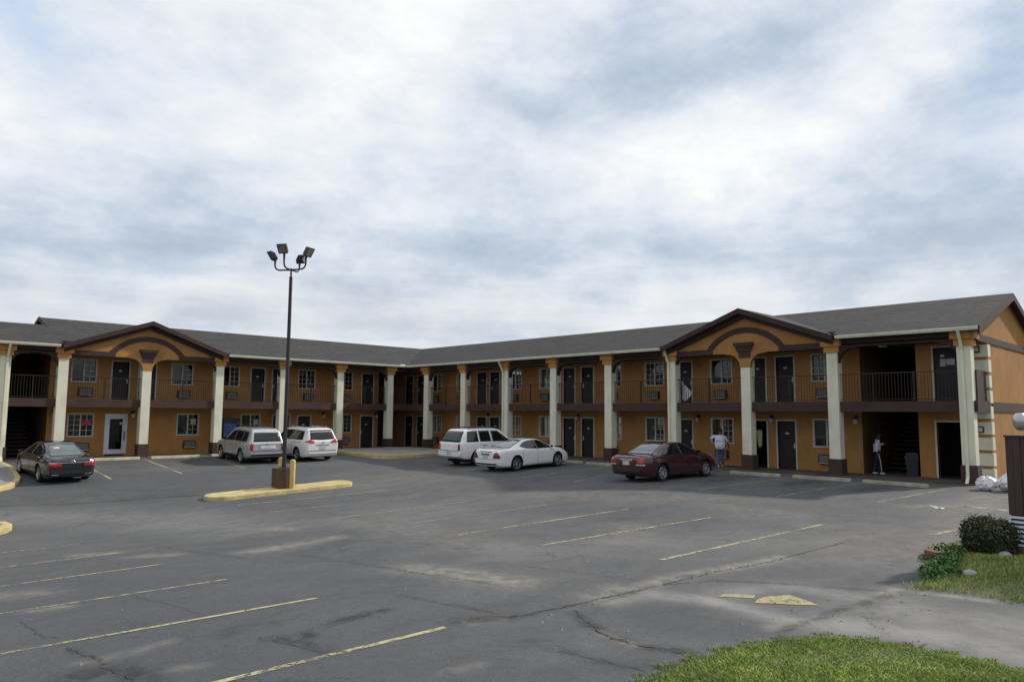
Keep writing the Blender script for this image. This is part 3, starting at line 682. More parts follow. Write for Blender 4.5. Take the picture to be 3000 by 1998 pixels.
# quoins and bands of the end wall
m = MB()
for k in range(9):
    z = .02+k*.592; o = .03 if k % 2 else 0
    m.box(7.35-.06, 7.86, DW-.06, DW+.30+o, z, z+.47, T=TR)
fix(m, 'quoins', 'cream')
m = MB()
m.box(7.31, 7.35, DW+.36, D1, 2.66, 3.03, T=TR); m.box(7.31, 7.35, .3, D1, 5.28, 5.54, T=TR); fix(m, 'wall_band', 'brown')

# roofs
def slab(mb, top, t=.10):
    mb.prism(top, [(x, y, z-t) for x, y, z in top])
m = MB(); ye = 7.05
cx, cy = XF+EAV_D, YF+EAV_D; rx, ry = XF+RID_D, YF+RID_D; bx, by = XF+2*RID_D-EAV_D, YF+2*RID_D-EAV_D
ND = .30; NZ = roof_z(ND); nx_ = XF+ND; ny_ = YF+ND; GH = 4.02       # notches where the entrance gables rise through the eaves
slab(m, [(cx, ye, EAV_Z), (cx, GC_R-GH, EAV_Z), (nx_, GC_R-GH, NZ), (nx_, GC_R+GH, NZ), (cx, GC_R+GH, EAV_Z), (cx, cy, EAV_Z), (rx, ry, RID_Z), (rx, ye, RID_Z)])
slab(m, [(bx, ye, EAV_Z), (bx, by, EAV_Z), (rx, ry, RID_Z), (rx, ye, RID_Z)])
XL = 9.5
slab(m, [(GC_L+GH, cy, EAV_Z), (cx, cy, EAV_Z), (rx, ry, RID_Z), (XL, ry, RID_Z), (XL, ny_, NZ), (GC_L+GH, ny_, NZ)])
slab(m, [(XL, by, EAV_Z), (bx, by, EAV_Z), (rx, ry, RID_Z), (XL, ry, RID_Z)])
rd = 3.45; rz = roof_z(rd)
slab(m, [(-15, cy, EAV_Z), (XL-.004, cy, EAV_Z), (XL-.004, YF+rd, rz), (-15, YF+rd, rz)])
slab(m, [(-15, YF+2*rd-EAV_D, EAV_Z), (XL, YF+2*rd-EAV_D, EAV_Z), (XL, YF+rd, rz), (-15, YF+rd, rz)])
roof = fix(m, 'roof', 'shingle')
# rake boards on the right end, gable end of the high roof
for d0, z0, d1, z1 in ((EAV_D, EAV_Z, RID_D, RID_Z), (2*RID_D-EAV_D, EAV_Z, RID_D, RID_Z)):
    m = MB(); m.hexa([TR(ye-.03, d0, z0-.30), TR(ye+.06, d0, z0-.30), TR(ye+.06, d1, z1-.30), TR(ye-.03, d1, z1-.30), TR(ye-.03, d0, z0-.02), TR(ye+.06, d0, z0-.02), TR(ye+.06, d1, z1-.02), TR(ye-.03, d1, z1-.02)])
    m.hexa([TR(ye+.06, d0, z0-.16), TR(7.36, d0, z0-.16), TR(7.36, d1, z1-.16), TR(ye+.06, d1, z1-.16), TR(ye+.06, d0, z0-.105), TR(7.36, d0, z0-.105), TR(7.36, d1, z1-.105), TR(ye+.06, d1, z1-.105)]); m.build('rake_board', 'fascia', roof)
for d0, z0, d1, z1 in ((EAV_D, EAV_Z, RID_D, RID_Z), (2*RID_D-EAV_D, EAV_Z, RID_D, RID_Z)):
    if d0 == EAV_D: d0, z0 = 3.2, roof_z(3.2)
    m = MB(); m.hexa([TL(XL-.10, d0, z0-.18), TL(XL-.002, d0, z0-.18), TL(XL-.002, d1, z1-.18), TL(XL-.10, d1, z1-.18), TL(XL-.10, d0, z0+.03), TL(XL-.002, d0, z0+.03), TL(XL-.002, d1, z1+.03), TL(XL-.10, d1, z1+.03)]); m.build('rake_board', 'fascia', roof)
rb = MB(); rb.add([(XL+.2, YF+.5, 5.6), (XL+.2, by-1, 5.6), (XL+.2, ry, RID_Z-.1)], [(0, 1, 2)]); rb.build('gable_end', 'fascia', roof)
m = MB(); m.box(7.1, GC_R-GH, EAV_D+.02, .06, 5.585, 5.635, T=TR); m.box(GC_R+GH, 42.0, EAV_D+.02, .06, 5.585, 5.635, T=TR); m.box(-14.9, GC_L-GH, EAV_D+.02, .06, 5.586, 5.636, T=TL); m.box(GC_L+GH, 30.4, EAV_D+.02, .06, 5.586, 5.636, T=TL); m.build('soffit', 'fascia', roof)
m = MB(); m.prism([(x, 7.06+.22, z) for x, z in ((rx-.04, RID_Z-.4), (rx+.04, RID_Z-.4), (rx+.04, RID_Z-.3), (rx-.04, RID_Z-.3))], [(x, 7.3, z) for x, z in ((rx-.04, RID_Z-.4), (rx+.04, RID_Z-.4), (rx+.04, RID_Z-.3), (rx-.04, RID_Z-.3))]); m.build('gable_vent', 'fascia', roof)
# entrance gables
def gable(T, c):
    H2, pk = 4.15, 7.27
    m = MB(); df = -.52; db = (pk-EAV_Z)/SL+EAV_D
    for sx in (-1, 1):
        top = [T(c, df, pk), T(c+sx*H2, df, 5.76), T(c+sx*H2, EAV_D+.06, 5.775), T(c, db, pk)]
        slab(m, top, .09)
    g = fix(m, 'gable_roof', 'shingle')
    m = MB()
    for sx in (-1, 1):
        def bar(d0, d1, o0, o1, hs=H2):
            z_ = lambda s: pk-(pk-5.76)*s/H2
            m.hexa([T(c, d0, pk-o1), T(c, d1, pk-o1), T(c+sx*hs, d1, z_(hs)-o1), T(c+sx*hs, d0, z_(hs)-o1), T(c, d0, pk-o0), T(c, d1, pk-o0), T(c+sx*hs, d1, z_(hs)-o0), T(c+sx*hs, d0, z_(hs)-o0)])
        bar(df-.03, df+.05, -.004, .23); bar(df+.06, -.07, .092, .125); bar(-.22, -.06, .13, .42, H2-.12)
        m.box(min(c+sx*3.95, c+sx*4.33), max(c+sx*3.95, c+sx*4.33), -.47, -.30, 5.60, 5.80, T=T)
    m.build('rake_board', 'fascia', g)
    m = MB(); cz = 5.40; Rr = 2.42; ac = 6.45-Rr     # arch circle
    zr = lambda s: pk-.25-(pk-5.76)*abs(s)/H2
    n = 40; s_ = [-3.85+7.7*i/n for i in range(n+1)]
    pts = [(c+s, zr(s)) for s in s_]
    low = [(3.9, 5.28), (.24+.62+.1, 5.28), (.24+.62+.1, 5.24)]+[(.24+.62*(1-math.cos(t)), 5.24-.62+.62*math.sin(t)) for t in [PI/2*(1-k/10) for k in range(11)]]
    low += [(.20, 4.62)]
    left = [(-s, z) for s, z in reversed(low)]
    ring = pts+[(c+s, z) for s, z in low+left]
    m.prism([T(s, -.02, z) for s, z in ring], [T(s, .20, z) for s, z in ring])
    ty = m.build('gable_panel', 'stucco', g)
    m = MB(); t0 = math.acos(1.95/Rr)
    outer = [(Rr*math.cos(t), ac+Rr*math.sin(t)) for t in [t0+(PI-2*t0)*k/36 for k in range(37)]]
    ri = Rr-.26; t1 = math.asin((5.50-ac)/ri) if (5.50-ac) < ri else t0
    inner = [(ri*math.cos(t), ac+ri*math.sin(t)) for t in [t1+(PI-2*t1)*k/36 for k in range(37)]]
    f_, b_ = -.055, -.022
    P = [T(c+s, f_, z) for s, z in outer]+[T(c+s, f_, z) for s, z in inner]+[T(c+s, b_, z) for s, z in outer]+[T(c+s, b_, z) for s, z in inner]
    N = 37; fs = []
    for i in range(N-1):
        fs += [(i, i+1, N+i+1, N+i), (i, i+1, 2*N+i+1, 2*N+i), (N+i, N+i+1, 3*N+i+1, 3*N+i)]
    m.add(P, fs)
    zA = ac+Rr*math.sin(t0)
    for sx in (-1, 1):
        x0, x1 = sorted((c+sx*1.62, c+sx*3.9)); m.box(x0, x1, f_-.002, b_-.001, 5.28, max(zA, 5.52), T=T)
        x0, x1 = sorted((c+sx*1.40, c+sx*3.9)); m.box(x0, x1, .2, .40, 5.30, 5.5, T=T)
        e = c+sx*(3.95-CW/2); rr = .5
        rg = [(e+sx*.05, 5.279), (e-sx*rr, 5.279)]+[(e-sx*rr*(1-math.cos(t)), 5.25-rr+rr*math.sin(t)) for t in [PI/2*(1-k/8) for k in range(9)]]+[(e+sx*.05, 5.25-rr)]
        m.prism([T(s, .03, z) for s, z in rg], [T(s, .3, z) for s, z in rg])
    m.build('arch_band', 'brown', g)
gable(TR, GC_R); gable(TL, GC_L)
# gutters and downpipes
def gutter(T, a, b):
    m = MB(); ring = [(EAV_D-.10, 5.73), (EAV_D-.10, 5.68), (EAV_D-.06, 5.60), (EAV_D+.015, 5.595), (EAV_D+.015, 5.73)]
    m.prism([T(a, d, z) for d, z in ring], [T(b, d, z) for d, z in ring]); g = fix(m, 'gutter', 'cream')
    return g
gutter(TR, 7.08, GC_R-4.25); gutter(TR, GC_R+4.25, 41.57); gutter(TL, GC_L+4.25, 30.28); gutter(TL, -14.9, GC_L-4.25)
def downpipe(T, s, base=True):
    m = MB(); w = .05
    def seg(p, q):
        m.hexa([T(p[0]-w, p[1]-.035, p[2]), T(p[0]+w, p[1]-.035, p[2]), T(p[0]+w, p[1]+.035, p[2]), T(p[0]-w, p[1]+.035, p[2]), T(q[0]-w, q[1]-.035, q[2]), T(q[0]+w, q[1]-.035, q[2]), T(q[0]+w, q[1]+.035, q[2]), T(q[0]-w, q[1]+.035, q[2])])
    seg((s, -.20, 5.25), (s, -.44, 5.60)); seg((s, -.06, 4.95), (s, -.21, 5.26)); seg((s, -.045, .70), (s, -.06, 4.97)); seg((s, -.10, .25), (s, -.09, .70)); seg((s, -.28, .06), (s, -.10, .27))
    fix(m, 'downpipe', 'cream')
downpipe(TR, 7.72); downpipe(TR, 20.46); downpipe(TR, 32.28); downpipe(TL, 7.22)
m = MB(); m.box(29.9, 30.25, EAV_D-.04, EAV_D+.1, 5.72, 5.80, T=TL); fix(m, 'gutter_guard', 'cream')
# stairs in the two stair alcoves
def stairs(T, s0, s1, d0):
    m = MB()
    for k in range(15): m.box(s0, s1, d0+k*.27, d0+k*.27+.30, .04+k*.19, .09+k*.19, T=T)
    m.hexa([T(s0, d0, -.1), T(s0+.05, d0, -.1), T(s0+.05, d0+4, 2.7), T(s0, d0+4, 2.7), T(s0, d0, .2), T(s0+.05, d0, .2), T(s0+.05, d0+4, 3), T(s0, d0+4, 3)])
    fix(m, 'stairs', 'metal_dark')
stairs(TL, 7.8, 9.0, 2.3); stairs(TR, 10.5, 11.6, 3.0)

# walkway and corner pad
m = MB(); m.box(6.9, 50, -.25, DW+.3, -.2, WZ, T=TR); m.box(9.8, 12.1, DW+.3, 9, -.2, WZ-.002, T=TR); m.box(-14, 30.55, -.25, DW+.3, -.2, WZ+.001, T=TL); m.box(7.6, 9.5, DW+.3, 7, -.2, WZ-.001, T=TL); m.box(29.6, 32.6, DW+.3, 8, -.2, WZ-.001, T=TL); m.box(12.1, 50, DW+.3, 4.3, -.2, WZ-.004, T=TR); m.box(7.4, 9.8, DW+.3, 4.3, -.2, WZ-.004, T=TR); m.box(9.5, 29.6, DW+.3, 4.3, -.2, WZ-.004, T=TL)
struct(m.build('walkway', 'walk'))
def smooth_loop(pts, n=6):
    out = []; N = len(pts)
    for i in range(N):
        p0, p1, p2, p3 = (Vector(pts[(i+k-1) % N]) for k in range(4))
        for j in range(n):
            t = j/n; q = .5*((2*p1)+(-p0+p2)*t+(2*p0-5*p1+4*p2-p3)*t*t+(-p0+3*p1-3*p2+p3)*t**3); out.append((q.x, q.y))
    return out
def inset(pts, d):
    out = []; N = len(pts); A = sum(pts[i][0]*pts[(i+1) % N][1]-pts[(i+1) % N][0]*pts[i][1] for i in range(N)); sg = 1 if A > 0 else -1
    for i in range(N):
        ax, ay = pts[i-1]; bx_, by_ = pts[(i+1) % N]; dx, dy = bx_-ax, by_-ay; L = math.hypot(dx, dy) or 1
        out.append((pts[i][0]-dy/L*d*sg, pts[i][1]+dx/L*d*sg))
    return out
def kerbed(name, pts, hgt, kw, mats, base=None):
    m = MB(); N = len(pts); inn = inset(pts, kw); oi = inset(pts, .02)
    zz = lambda p: (zt(*p) if base is None else base)
    m.add([(x, y, zt(x, y)-.08) for x, y in pts]+[(x, y, zz((x, y))+hgt-.02) for x, y in pts]+[(x, y, zz((x, y))+hgt) for x, y in oi]+[(x, y, zz((x, y))+hgt) for x, y in inn],
          [(r*N+i, r*N+(i+1) % N, (r+1)*N+(i+1) % N, (r+1)*N+i) for r in range(3) for i in range(N)], 0)
    m.add([(x, y, zz((x, y))+hgt) for x, y in inn]+[(sum(p[0] for p in inn)/N, sum(p[1] for p in inn)/N, zz((sum(p[0] for p in inn)/N, sum(p[1] for p in inn)/N))+hgt)], [(i, (i+1) % N, N) for i in range(N)], 1)
    return m.build(name, mats)
pad = smooth_loop([(24.9, 41.8), (24.2, 40.2), (23.5, 36.6), (23.35, 35.0), (23.8, 34.1), (24.9, 33.8), (26.5, 34.05), (28.3, 34.4), (30.5, 34.4), (30.5, 38), (30.5, 41.8), (27.5, 41.8)], 5)
struct(kerbed('concrete_pad', pad, .14, .16, ['kerb_yellow', 'concrete'], 0))

# ------------------------------------------------------------------ islands, pole, bollards
isl = []
A_, B_ = Vector((11.35, 26.75)), Vector((16.5, 27.2)); ax_ = (B_-A_).normalized(); pr = Vector((-ax_.y, ax_.x))
for k in range(13): t = -PI/2+PI*k/12; p = B_+ax_*.55*math.cos(t)+pr*.58*math.sin(t); isl.append((p.x, p.y))
for k in range(13): t = PI/2+PI*k/12; p = A_+ax_*.55*math.cos(t)+pr*.58*math.sin(t); isl.append((p.x, p.y))
def dens(pts, st=.4):
    out = []
    for (ax, ay), (bx_, by_) in zip(pts, pts[1:]+pts[:1]):
        n = max(1, int(math.hypot(bx_-ax, by_-ay)/st)); out += [(ax+(bx_-ax)*i/n, ay+(by_-ay)*i/n) for i in range(n)]
    return out
tag(kerbed('traffic_island', dens(isl), .15, .14, ['kerb_yellow', 'kerb_yellow']), 'long narrow yellow painted concrete island at the foot of the lamp pole', 'traffic island')
pl = dens([(-3, 41.0), (3.5, 41.0), (7.0, 40.9), (7.1, 38.5), (6.9, 36.5), (6.75, 35.0), (6.5, 34.0), (6.1, 33.1), (5.5, 32.5), (4, 31.8), (0, 31.5), (-3, 31.5)], .5)
tag(kerbed('kerbed_bed', pl, .16, .2, ['kerb_yellow', 'gravel']), 'yellow kerbed gravel bed beside the dark sedan at the far left', 'kerbed bed')
pl = dens([(1.7, 26.2), (4.3, 26.15), (4.7, 25.9), (4.75, 25.3), (4.55, 24.8), (4.2, 24.4), (1.7, 23.8)], .4)
tag(kerbed('kerbed_bed', pl, .18, .2, ['kerb_yellow', 'gravel']), 'small yellow kerb end jutting in from the left above the stall lines', 'kerbed bed')

PX_, PY_ = 14.0, 27.15; pz = zt(PX_, PY_)+.15
pole = thing('floodlight_pole', 'tall dark pole with four floodlights rising from a brown box on the yellow island', 'lamp pole', (PX_, PY_, pz))
lat = Vector((math.sin(YAW), -math.cos(YAW), 0)); dep = Vector((math.cos(YAW), math.sin(YAW), 0)); topz = 8.163-pz
m = MB(); m.box(-.33, .33, -.33, .33, -.05, .75); m.build('pedestal', 'pedestal_brown', pole)
m = MB(); m.tube([(0, 0, .75), (0, 0, topz-.28), (0, 0, topz-.27), (0, 0, topz+.06)], [.082, .066, .036, .036], 14); m.box(-.15, .15, -.15, .15, .74, .78); m.build('pole', 'pole', pole, smooth=40)
for la, de, hz in ((-.72, .12, .38), (-.13, -.58, .52), (.17, .58, .38), (.68, -.30, .46)):
    dr = (lat*la+dep*de); hd = Vector((dr.x, dr.y, 0)); ln = hd.length; hd.normalize()
    m = MB(); pts = [Vector((0, 0, topz))+hd*.02]+[Vector((0, 0, topz))+hd*(ln-.24)*q for q in (.5, 1)]
    pts += [Vector((0, 0, topz))+hd*(ln-.24+.22*math.sin(t))+Vector((0, 0, .22*(1-math.cos(t)))) for t in [PI/2*k/6 for k in range(1, 7)]]
    pts.append(pts[-1]+Vector((0, 0, hz-.30+.12)))
    m.tube(pts, [.034]*(len(pts)-1)+[.05], 10); arm = m.build('lamp_arm', 'pole', pole, smooth=True)
    tip = pts[-1]; tilt = math.radians(60); n = (hd*math.cos(math.radians(32))*1+Vector((0, 0, -math.sin(math.radians(32))))).normalized()
    # heads tilt upward from the knuckle and face outward and slightly down
    up = Vector((0, 0, 1)); sd2 = up.cross(n).normalized(); u2 = n.cross(sd2)
    C = tip+u2*.20+hd*.03
    def hp(a, b, c_): return tuple(C+sd2*a+u2*b+n*c_)
    m = MB(); w = .20
    m.hexa([hp(-w*.8, -w*.8, -.10), hp(w*.8, -w*.8, -.10), hp(w*.8, w*.8, -.10), hp(-w*.8, w*.8, -.10), hp(-w, -w, .06), hp(w, -w, .06), hp(w, w, .06), hp(-w, w, .06)])
    for k in range(6): a = -.14+k*.056; m.hexa([hp(a, -.14, -.125), hp(a+.012, -.14, -.125), hp(a+.012, .14, -.125), hp(a, .14, -.125), hp(a, -.14, -.09), hp(a+.012, -.14, -.09), hp(a+.012, .14, -.09), hp(a, .14, -.09)])
    fl = m.build('floodlight', 'pole', pole)
    m = MB(); w = .155; m.hexa([hp(-w, -w, .05), hp(w, -w, .05), hp(w, w, .05), hp(-w, w, .05), hp(-w, -w, .066), hp(w, -w, .066), hp(w, w, .066), hp(-w, w, .066)]); m.build('lens', 'lamp_lens', fl)
def bollard(x, y, label):
    z = zt(x, y)+.14; m = MB()
    lathe(m, [(.0, -.02), (.105, -.02), (.105, 1.06), (.09, 1.10), (.05, 1.125), (0, 1.13)], 20)
    o = m.build('bollard', 'bollard', smooth=True); o.location = (x, y, z); tag(o, label, 'bollard', 'yellow bollards by the lamp pole')
bollard(14.12, 26.66, 'yellow round-topped bollard standing in front of the brown pole box'); bollard(14.17, 27.72, 'yellow bollard mostly hidden behind the left of the brown pole box')

# wheel stops
def wheel_stop(a, b, mt, label):
    (ax, ay), (bx_, by_) = a, b; L = math.hypot(bx_-ax, by_-ay); m = MB()
    pr_ = [(-.085, 0), (.085, 0), (.065, .10), (.04, .125), (-.04, .125), (-.065, .10)]
    m.prism([(-L/2, y, z) for y, z in pr_], [(L/2, y, z) for y, z in pr_])
    o = m.build('wheel_stop', mt); o.location = ((ax+bx_)/2, (ay+by_)/2, zt((ax+bx_)/2, (ay+by_)/2)-.005)
    o.rotation_euler = (0, -math.atan2(zt(bx_, by_)-zt(ax, ay), L), math.atan2(by_-ay, bx_-ax)); tag(o, label, 'wheel stop', 'concrete wheel stops along the walkway')
for a, b, mt, lb in [((28.75, 16.1), (28.7, 13.85), 'wheelstop', 'grey concrete wheel stop in front of the two doors right of the maroon sedan'), ((28.75, 13.35), (28.72, 11.1), 'wheelstop', 'grey concrete wheel stop between the right gable column and the stair alcove'),
                     ((28.72, 10.65), (28.5, 8.4), 'wheelstop', 'grey wheel stop nearest the right end column of the motel'), ((28.6, 23.9), (28.6, 22.1), 'wheelstop', 'grey wheel stop between the white coupe-like sedan and the maroon sedan'),
                     ((28.7, 19.3), (28.7, 17.0), 'wheelstop', 'grey wheel stop at the nose of the maroon sedan'), ((28.8, 26.2), (28.8, 24.3), 'wheelstop', 'grey wheel stop at the nose of the low white sedan'),
                     ((10.75, 40.75), (13.0, 40.8), 'wheelstop_lit', 'sunlit-toned pale yellow wheel stop just right of the dark sedan'), ((13.55, 40.75), (16.05, 40.75), 'wheelstop_lit', 'sunlit-toned pale yellow wheel stop under the window left of the silver wagon'),
                     ((16.75, 40.9), (18.9, 40.95), 'wheelstop_lit', 'sunlit-toned pale yellow wheel stop at the nose of the silver wagon')]:
    wheel_stop(a, b, mt, lb)
# ------------------------------------------------------------------ cars
def bspl(P, n):
    # clamped quadratic B-spline through control polygon P, n samples
    m = len(P); kn = [0, 0]+list(range(m-1))+[m-2, m-2] if m > 2 else None
    out = []
    segs = m-2
    for i in range(n):
        u = segs*i/(n-1); k = min(int(u), segs-1); t = u-k
        a, b, c = P[k], P[k+1], P[k+2]
        p0 = a if k == 0 else ((a[0]+b[0])/2, (a[1]+b[1])/2)
        p2 = c if k == segs-1 else ((b[0]+c[0])/2, (b[1]+c[1])/2)
        out.append(((1-t)**2*p0[0]+2*t*(1-t)*b[0]+t*t*p2[0], (1-t)**2*p0[1]+2*t*(1-t)*b[1]+t*t*p2[1]))
    return out
def grow_body(S, x):
    zb, zs, z1, w, wt = (mono(S[k], x) for k in ('zb', 'zs', 'zt', 'w', 'wt'))
    z1 = max(z1, zs+.012); h = zs-zb; g = z1-zs; wt = min(wt, w*.97)
    k = min(1, g/.25)
    P = [(0, zb), (.80*w, zb), (.95*w, zb+.02), (.985*w, zb+.28*h), (1.0*w, zb+.62*h), (.995*w, zb+.86*h), (.975*w, zs-.015), (.955*w, zs+.012)]
    s1 = (.955*w*(1-k)+(.94*w)*k)
    P += [(s1-(s1-wt)*.30, zs+.012+.30*(g-.012)), (wt+(s1-wt)*.10, z1-.20*g), (wt-.01, z1-.05*g-.004), (wt*.86, z1-.004), (wt*.5, z1), (0, z1+.008)]
    return bspl(P, 40)
def car(name, label, S, pos, head, group=None):
    L, ro, wb = S['L'], S['ro'], S['wb']; W2 = S['W']/2
    x0, y0 = pos; c, s = math.cos(head), math.sin(head)
    zr = zt(x0, y0); zf = zt(x0+c*wb, y0+s*wb); tr = .75
    zl = zt(x0+c*wb/2-s*tr, y0+s*wb/2+c*tr); zrt = zt(x0+c*wb/2+s*tr, y0+s*wb/2-c*tr)
    root = thing(name, label, 'car', group=group)
    fx = Vector((c, s, (zf-zr)/wb)).normalized(); ly = Vector((-s, c, (zl-zrt)/(2*tr))); ly = (ly-fx*ly.dot(fx)).normalized(); up = fx.cross(ly)
    Mx = Matrix((fx, ly, up)).transposed().to_4x4(); Mx.translation = Vector((x0, y0, zr)); root.matrix_world = Mx
    O = -ro                                   # local x of the rear bumper
    xs = sorted(set([round(L*i/90, 4) for i in range(91)]+[round(.01*i, 4) for i in range(0, 40)]+[round(L-.012*i, 4) for i in range(0, 20)]))
    bm = bmesh.new(); rings = []
    for x in xs:
        q = grow_body(S, x); ring = q+[(-y, z) for y, z in reversed(q[1:-1])]
        rings.append([bm.verts.new((x+O, y, z)) for y, z in ring])
    for a, b in zip(rings, rings[1:]):
        n = len(a)
        for i in range(n): bm.faces.new((a[i], a[(i+1) % n], b[(i+1) % n], b[i]))
    for r_ in (rings[0], rings[-1]): bm.faces.new(r_)
    bmesh.ops.recalc_face_normals(bm, faces=bm.faces)
    for f in bm.faces: f.smooth = True
    bmesh.ops.triangulate(bm, faces=[f for f in bm.faces if len(f.verts) > 4])
    bvh = BVHTree.FromBMesh(bm)
    me = bpy.data.meshes.new('body'); bm.to_mesh(me); bm.free()
    me.materials.append(MATS[S['paint']]); me.materials.append(MATS['well']); me.set_sharp_from_angle(angle=math.radians(32))
    body = bpy.data.objects.new('body', me); COL.objects.link(body)
    R_ = S.get('R', .33); cut = MB()
    for ax in (0, wb):
        for sy in (-1, 1):
            ra = R_+S.get('gap', .055); y1, y2 = sy*(W2-.33), sy*(W2+.3)
            ring = [(ax+ra*math.cos(2*PI*k/40), R_+.02+ra*math.sin(2*PI*k/40)) for k in range(40)]
            cut.prism([(x, y1, z) for x, z in ring], [(x, y2, z) for x, z in ring], 1)
    co = cut.build('arch', [S['paint'], 'well'])
    md = body.modifiers.new('b', 'BOOLEAN'); md.operation = 'DIFFERENCE'; md.object = co; md.solver = 'EXACT'
    dg = bpy.context.evaluated_depsgraph_get(); nm = bpy.data.meshes.new_from_object(body.evaluated_get(dg)); nm.name = 'body'
    body.modifiers.clear(); body.data = nm; bpy.data.objects.remove(co); body.parent = root
    def cast(axis, a, b):
        if axis == 'y+': o, d = Vector((a, 3, b)), Vector((0, -1, 0))
        elif axis == 'y-': o, d = Vector((a, -3, b)), Vector((0, 1, 0))
        elif axis == 'rear': o, d = Vector((-5, a, b)), Vector((1, 0, 0))
        elif axis == 'front': o, d = Vector((8, a, b)), Vector((-1, 0, 0))
        else: o, d = Vector((a, b, 4)), Vector((0, 0, -1))
        h = bvh.ray_cast(o, d)
        return (h[0], h[1]) if h[0] is not None else None
    def poly_at(line, t):
        acc = [0]
        for p, q in zip(line, line[1:]): acc.append(acc[-1]+math.hypot(p[0]-q[0], p[1]-q[1]))
        d = t*acc[-1]
        for i in range(len(line)-1):
            if d <= acc[i+1]+1e-9:
                u = (d-acc[i])/(acc[i+1]-acc[i]+1e-9); return (line[i][0]+(line[i+1][0]-line[i][0])*u, line[i][1]+(line[i+1][1]-line[i][1])*u)
        return line[-1]
    def patch(nm_, axis, low, upl, mt, off=.006, n=18, m=8, parent=body, label=None):
        vs = []; ok = True
        for j in range(m+1):
            for i in range(n+1):
                p, q = poly_at(low, i/n), poly_at(upl, i/n); a = p[0]+(q[0]-p[0])*j/m; b = p[1]+(q[1]-p[1])*j/m
                h = cast(axis, a, b)
                vs.append(h[0]+h[1]*off if h else None)
        fs = []
        for j in range(m):
            for i in range(n):
                f = (j*(n+1)+i, j*(n+1)+i+1, (j+1)*(n+1)+i+1, (j+1)*(n+1)+i)
                if all(vs[k] is not None for k in f): fs.append(f)
        vs = [v if v is not None else Vector((0, 0, .5)) for v in vs]
        mb = MB(); mb.add(vs, fs); o = mb.build(nm_, mt, parent, smooth='all')
        # rim down into the body so the piece has thickness
        sm = o.modifiers.new('thick', 'SOLIDIFY'); sm.thickness = off+.012; sm.offset = 0
        return o
    X = lambda x: x+O
    def sh(pts): return [(X(a), b) for a, b in pts]
    for side in ('y+', 'y-'):
        for wn in S['side_windows']: patch('side_window', side, sh(wn[0]), sh(wn[1]), 'car_glass', n=20)
        for nm_, a, b, mt in S.get('side_trim', []): patch(nm_, side, sh(a), sh(b), mt, off=.008)
    for nm_, ax, a, b, mt in S['patches']:
        if ax == 'z': patch(nm_, 'z', sh(a), sh(b), mt, n=16, m=10)
        else: patch(nm_, ax, a, b, mt, off=.012 if 'light' in nm_ or 'lamp' in nm_ else .008, n=14, m=6)
    # panel gaps
    for side in ('y+', 'y-'):
        vs = MB()
        sg = 1 if side == 'y+' else -1
        for line in S['gaps']:
            pts = []
            for i in range(13):
                p = poly_at(line, i/12); h = cast(side, X(p[0]), p[1])
                if h: pts.append(h[0]+h[1]*.002)
            if len(pts) > 2: vs.tube(pts, .0055, 5)
        vs.build('panel_gap', 'well', body)
    for sy in (1, -1):
        for hx, hz in S['handles']:
            h = cast('y+' if sy > 0 else 'y-', X(hx), hz)
            if h:
                m = MB(); p = h[0]; m.tube([p+Vector((-.10, 0, 0)), p+Vector((-.09, sy*.03, 0)), p+Vector((.09, sy*.03, 0)), p+Vector((.10, 0, 0))], .014, 6); m.build('door_handle', S.get('handle', S['paint']), body)
        mx, mz = S['mirror']; h = cast('y+' if sy > 0 else 'y-', X(mx), mz); yb = abs(h[0].y) if h else W2
        m = MB(); yy_ = yb+.02
        bx0 = X(mx)
        m.hexa([(bx0-.05, sy*(yy_+.03), mz), (bx0+.08, sy*(yy_+.03), mz), (bx0+.05, sy*(yy_+.22), mz+.02), (bx0-.05, sy*(yy_+.22), mz+.02), (bx0-.05, sy*(yy_+.02), mz+.13), (bx0+.06, sy*(yy_+.03), mz+.13), (bx0+.03, sy*(yy_+.21), mz+.14), (bx0-.05, sy*(yy_+.21), mz+.14)])
        m.tube([(bx0+.01, sy*(yb-.05), mz+.03), (bx0+.01, sy*(yy_+.05), mz+.05)], .03, 8); mo = m.build('wing_mirror', S.get('mirror_paint', S['paint']), body)
        m = MB(); m.box(bx0-.058, bx0-.0505, min(sy*(yy_+.045), sy*(yy_+.195)), max(sy*(yy_+.045), sy*(yy_+.195)), mz+.03, mz+.12); m.build('mirror_glass', 'car_glass', mo)
    # rear plate, badge, exhaust
    if 'plate' in S:
        pz, pw, py = S['plate']; h = cast('rear', py, pz); px = h[0].x
        m = MB(); m.box(px-.02, px+.02, py-.16, py+.16, pz-.08, pz+.08); m.build('licence_plate', 'plate', body)
    for kind, py, pz, sz in S.get('badges', []):
        h = cast('rear', py, pz); px = h[0].x-.012; m = MB()
        if kind == 'H':
            for q in (-.6, .6): m.box(px, px+.03, py+q*sz-.008, py+q*sz+.008, pz-sz, pz+sz)
            m.box(px, px+.03, py-.6*sz, py+.6*sz, pz-.008, pz+.008)
        else:
            for a in range(14):
                t0, t1 = 2*PI*a/14, 2*PI*(a+1)/14; m.tube([(px+.006, py+sz*1.35*math.cos(t0), pz+sz*math.sin(t0)), (px+.006, py+sz*1.35*math.cos(t1), pz+sz*math.sin(t1))], .009, 6)
            if kind == 'shield':
                for q in (-.5, 0, .5): m.box(px, px+.015, py+q*sz-.012, py+q*sz+.012, pz-.6*sz, pz+.6*sz)
            else: m.box(px, px+.015, py-sz*1.2, py+sz*1.2, pz-.01, pz+.01)
        m.build('badge', 'chrome', body)
    for py, pz in S.get('exhaust', []):
        m = MB(); m.tube([(X(-.0)+.02, py, pz), (X(.25), py, pz)], .035, 12); m.build('exhaust_pipe', 'chrome', body)
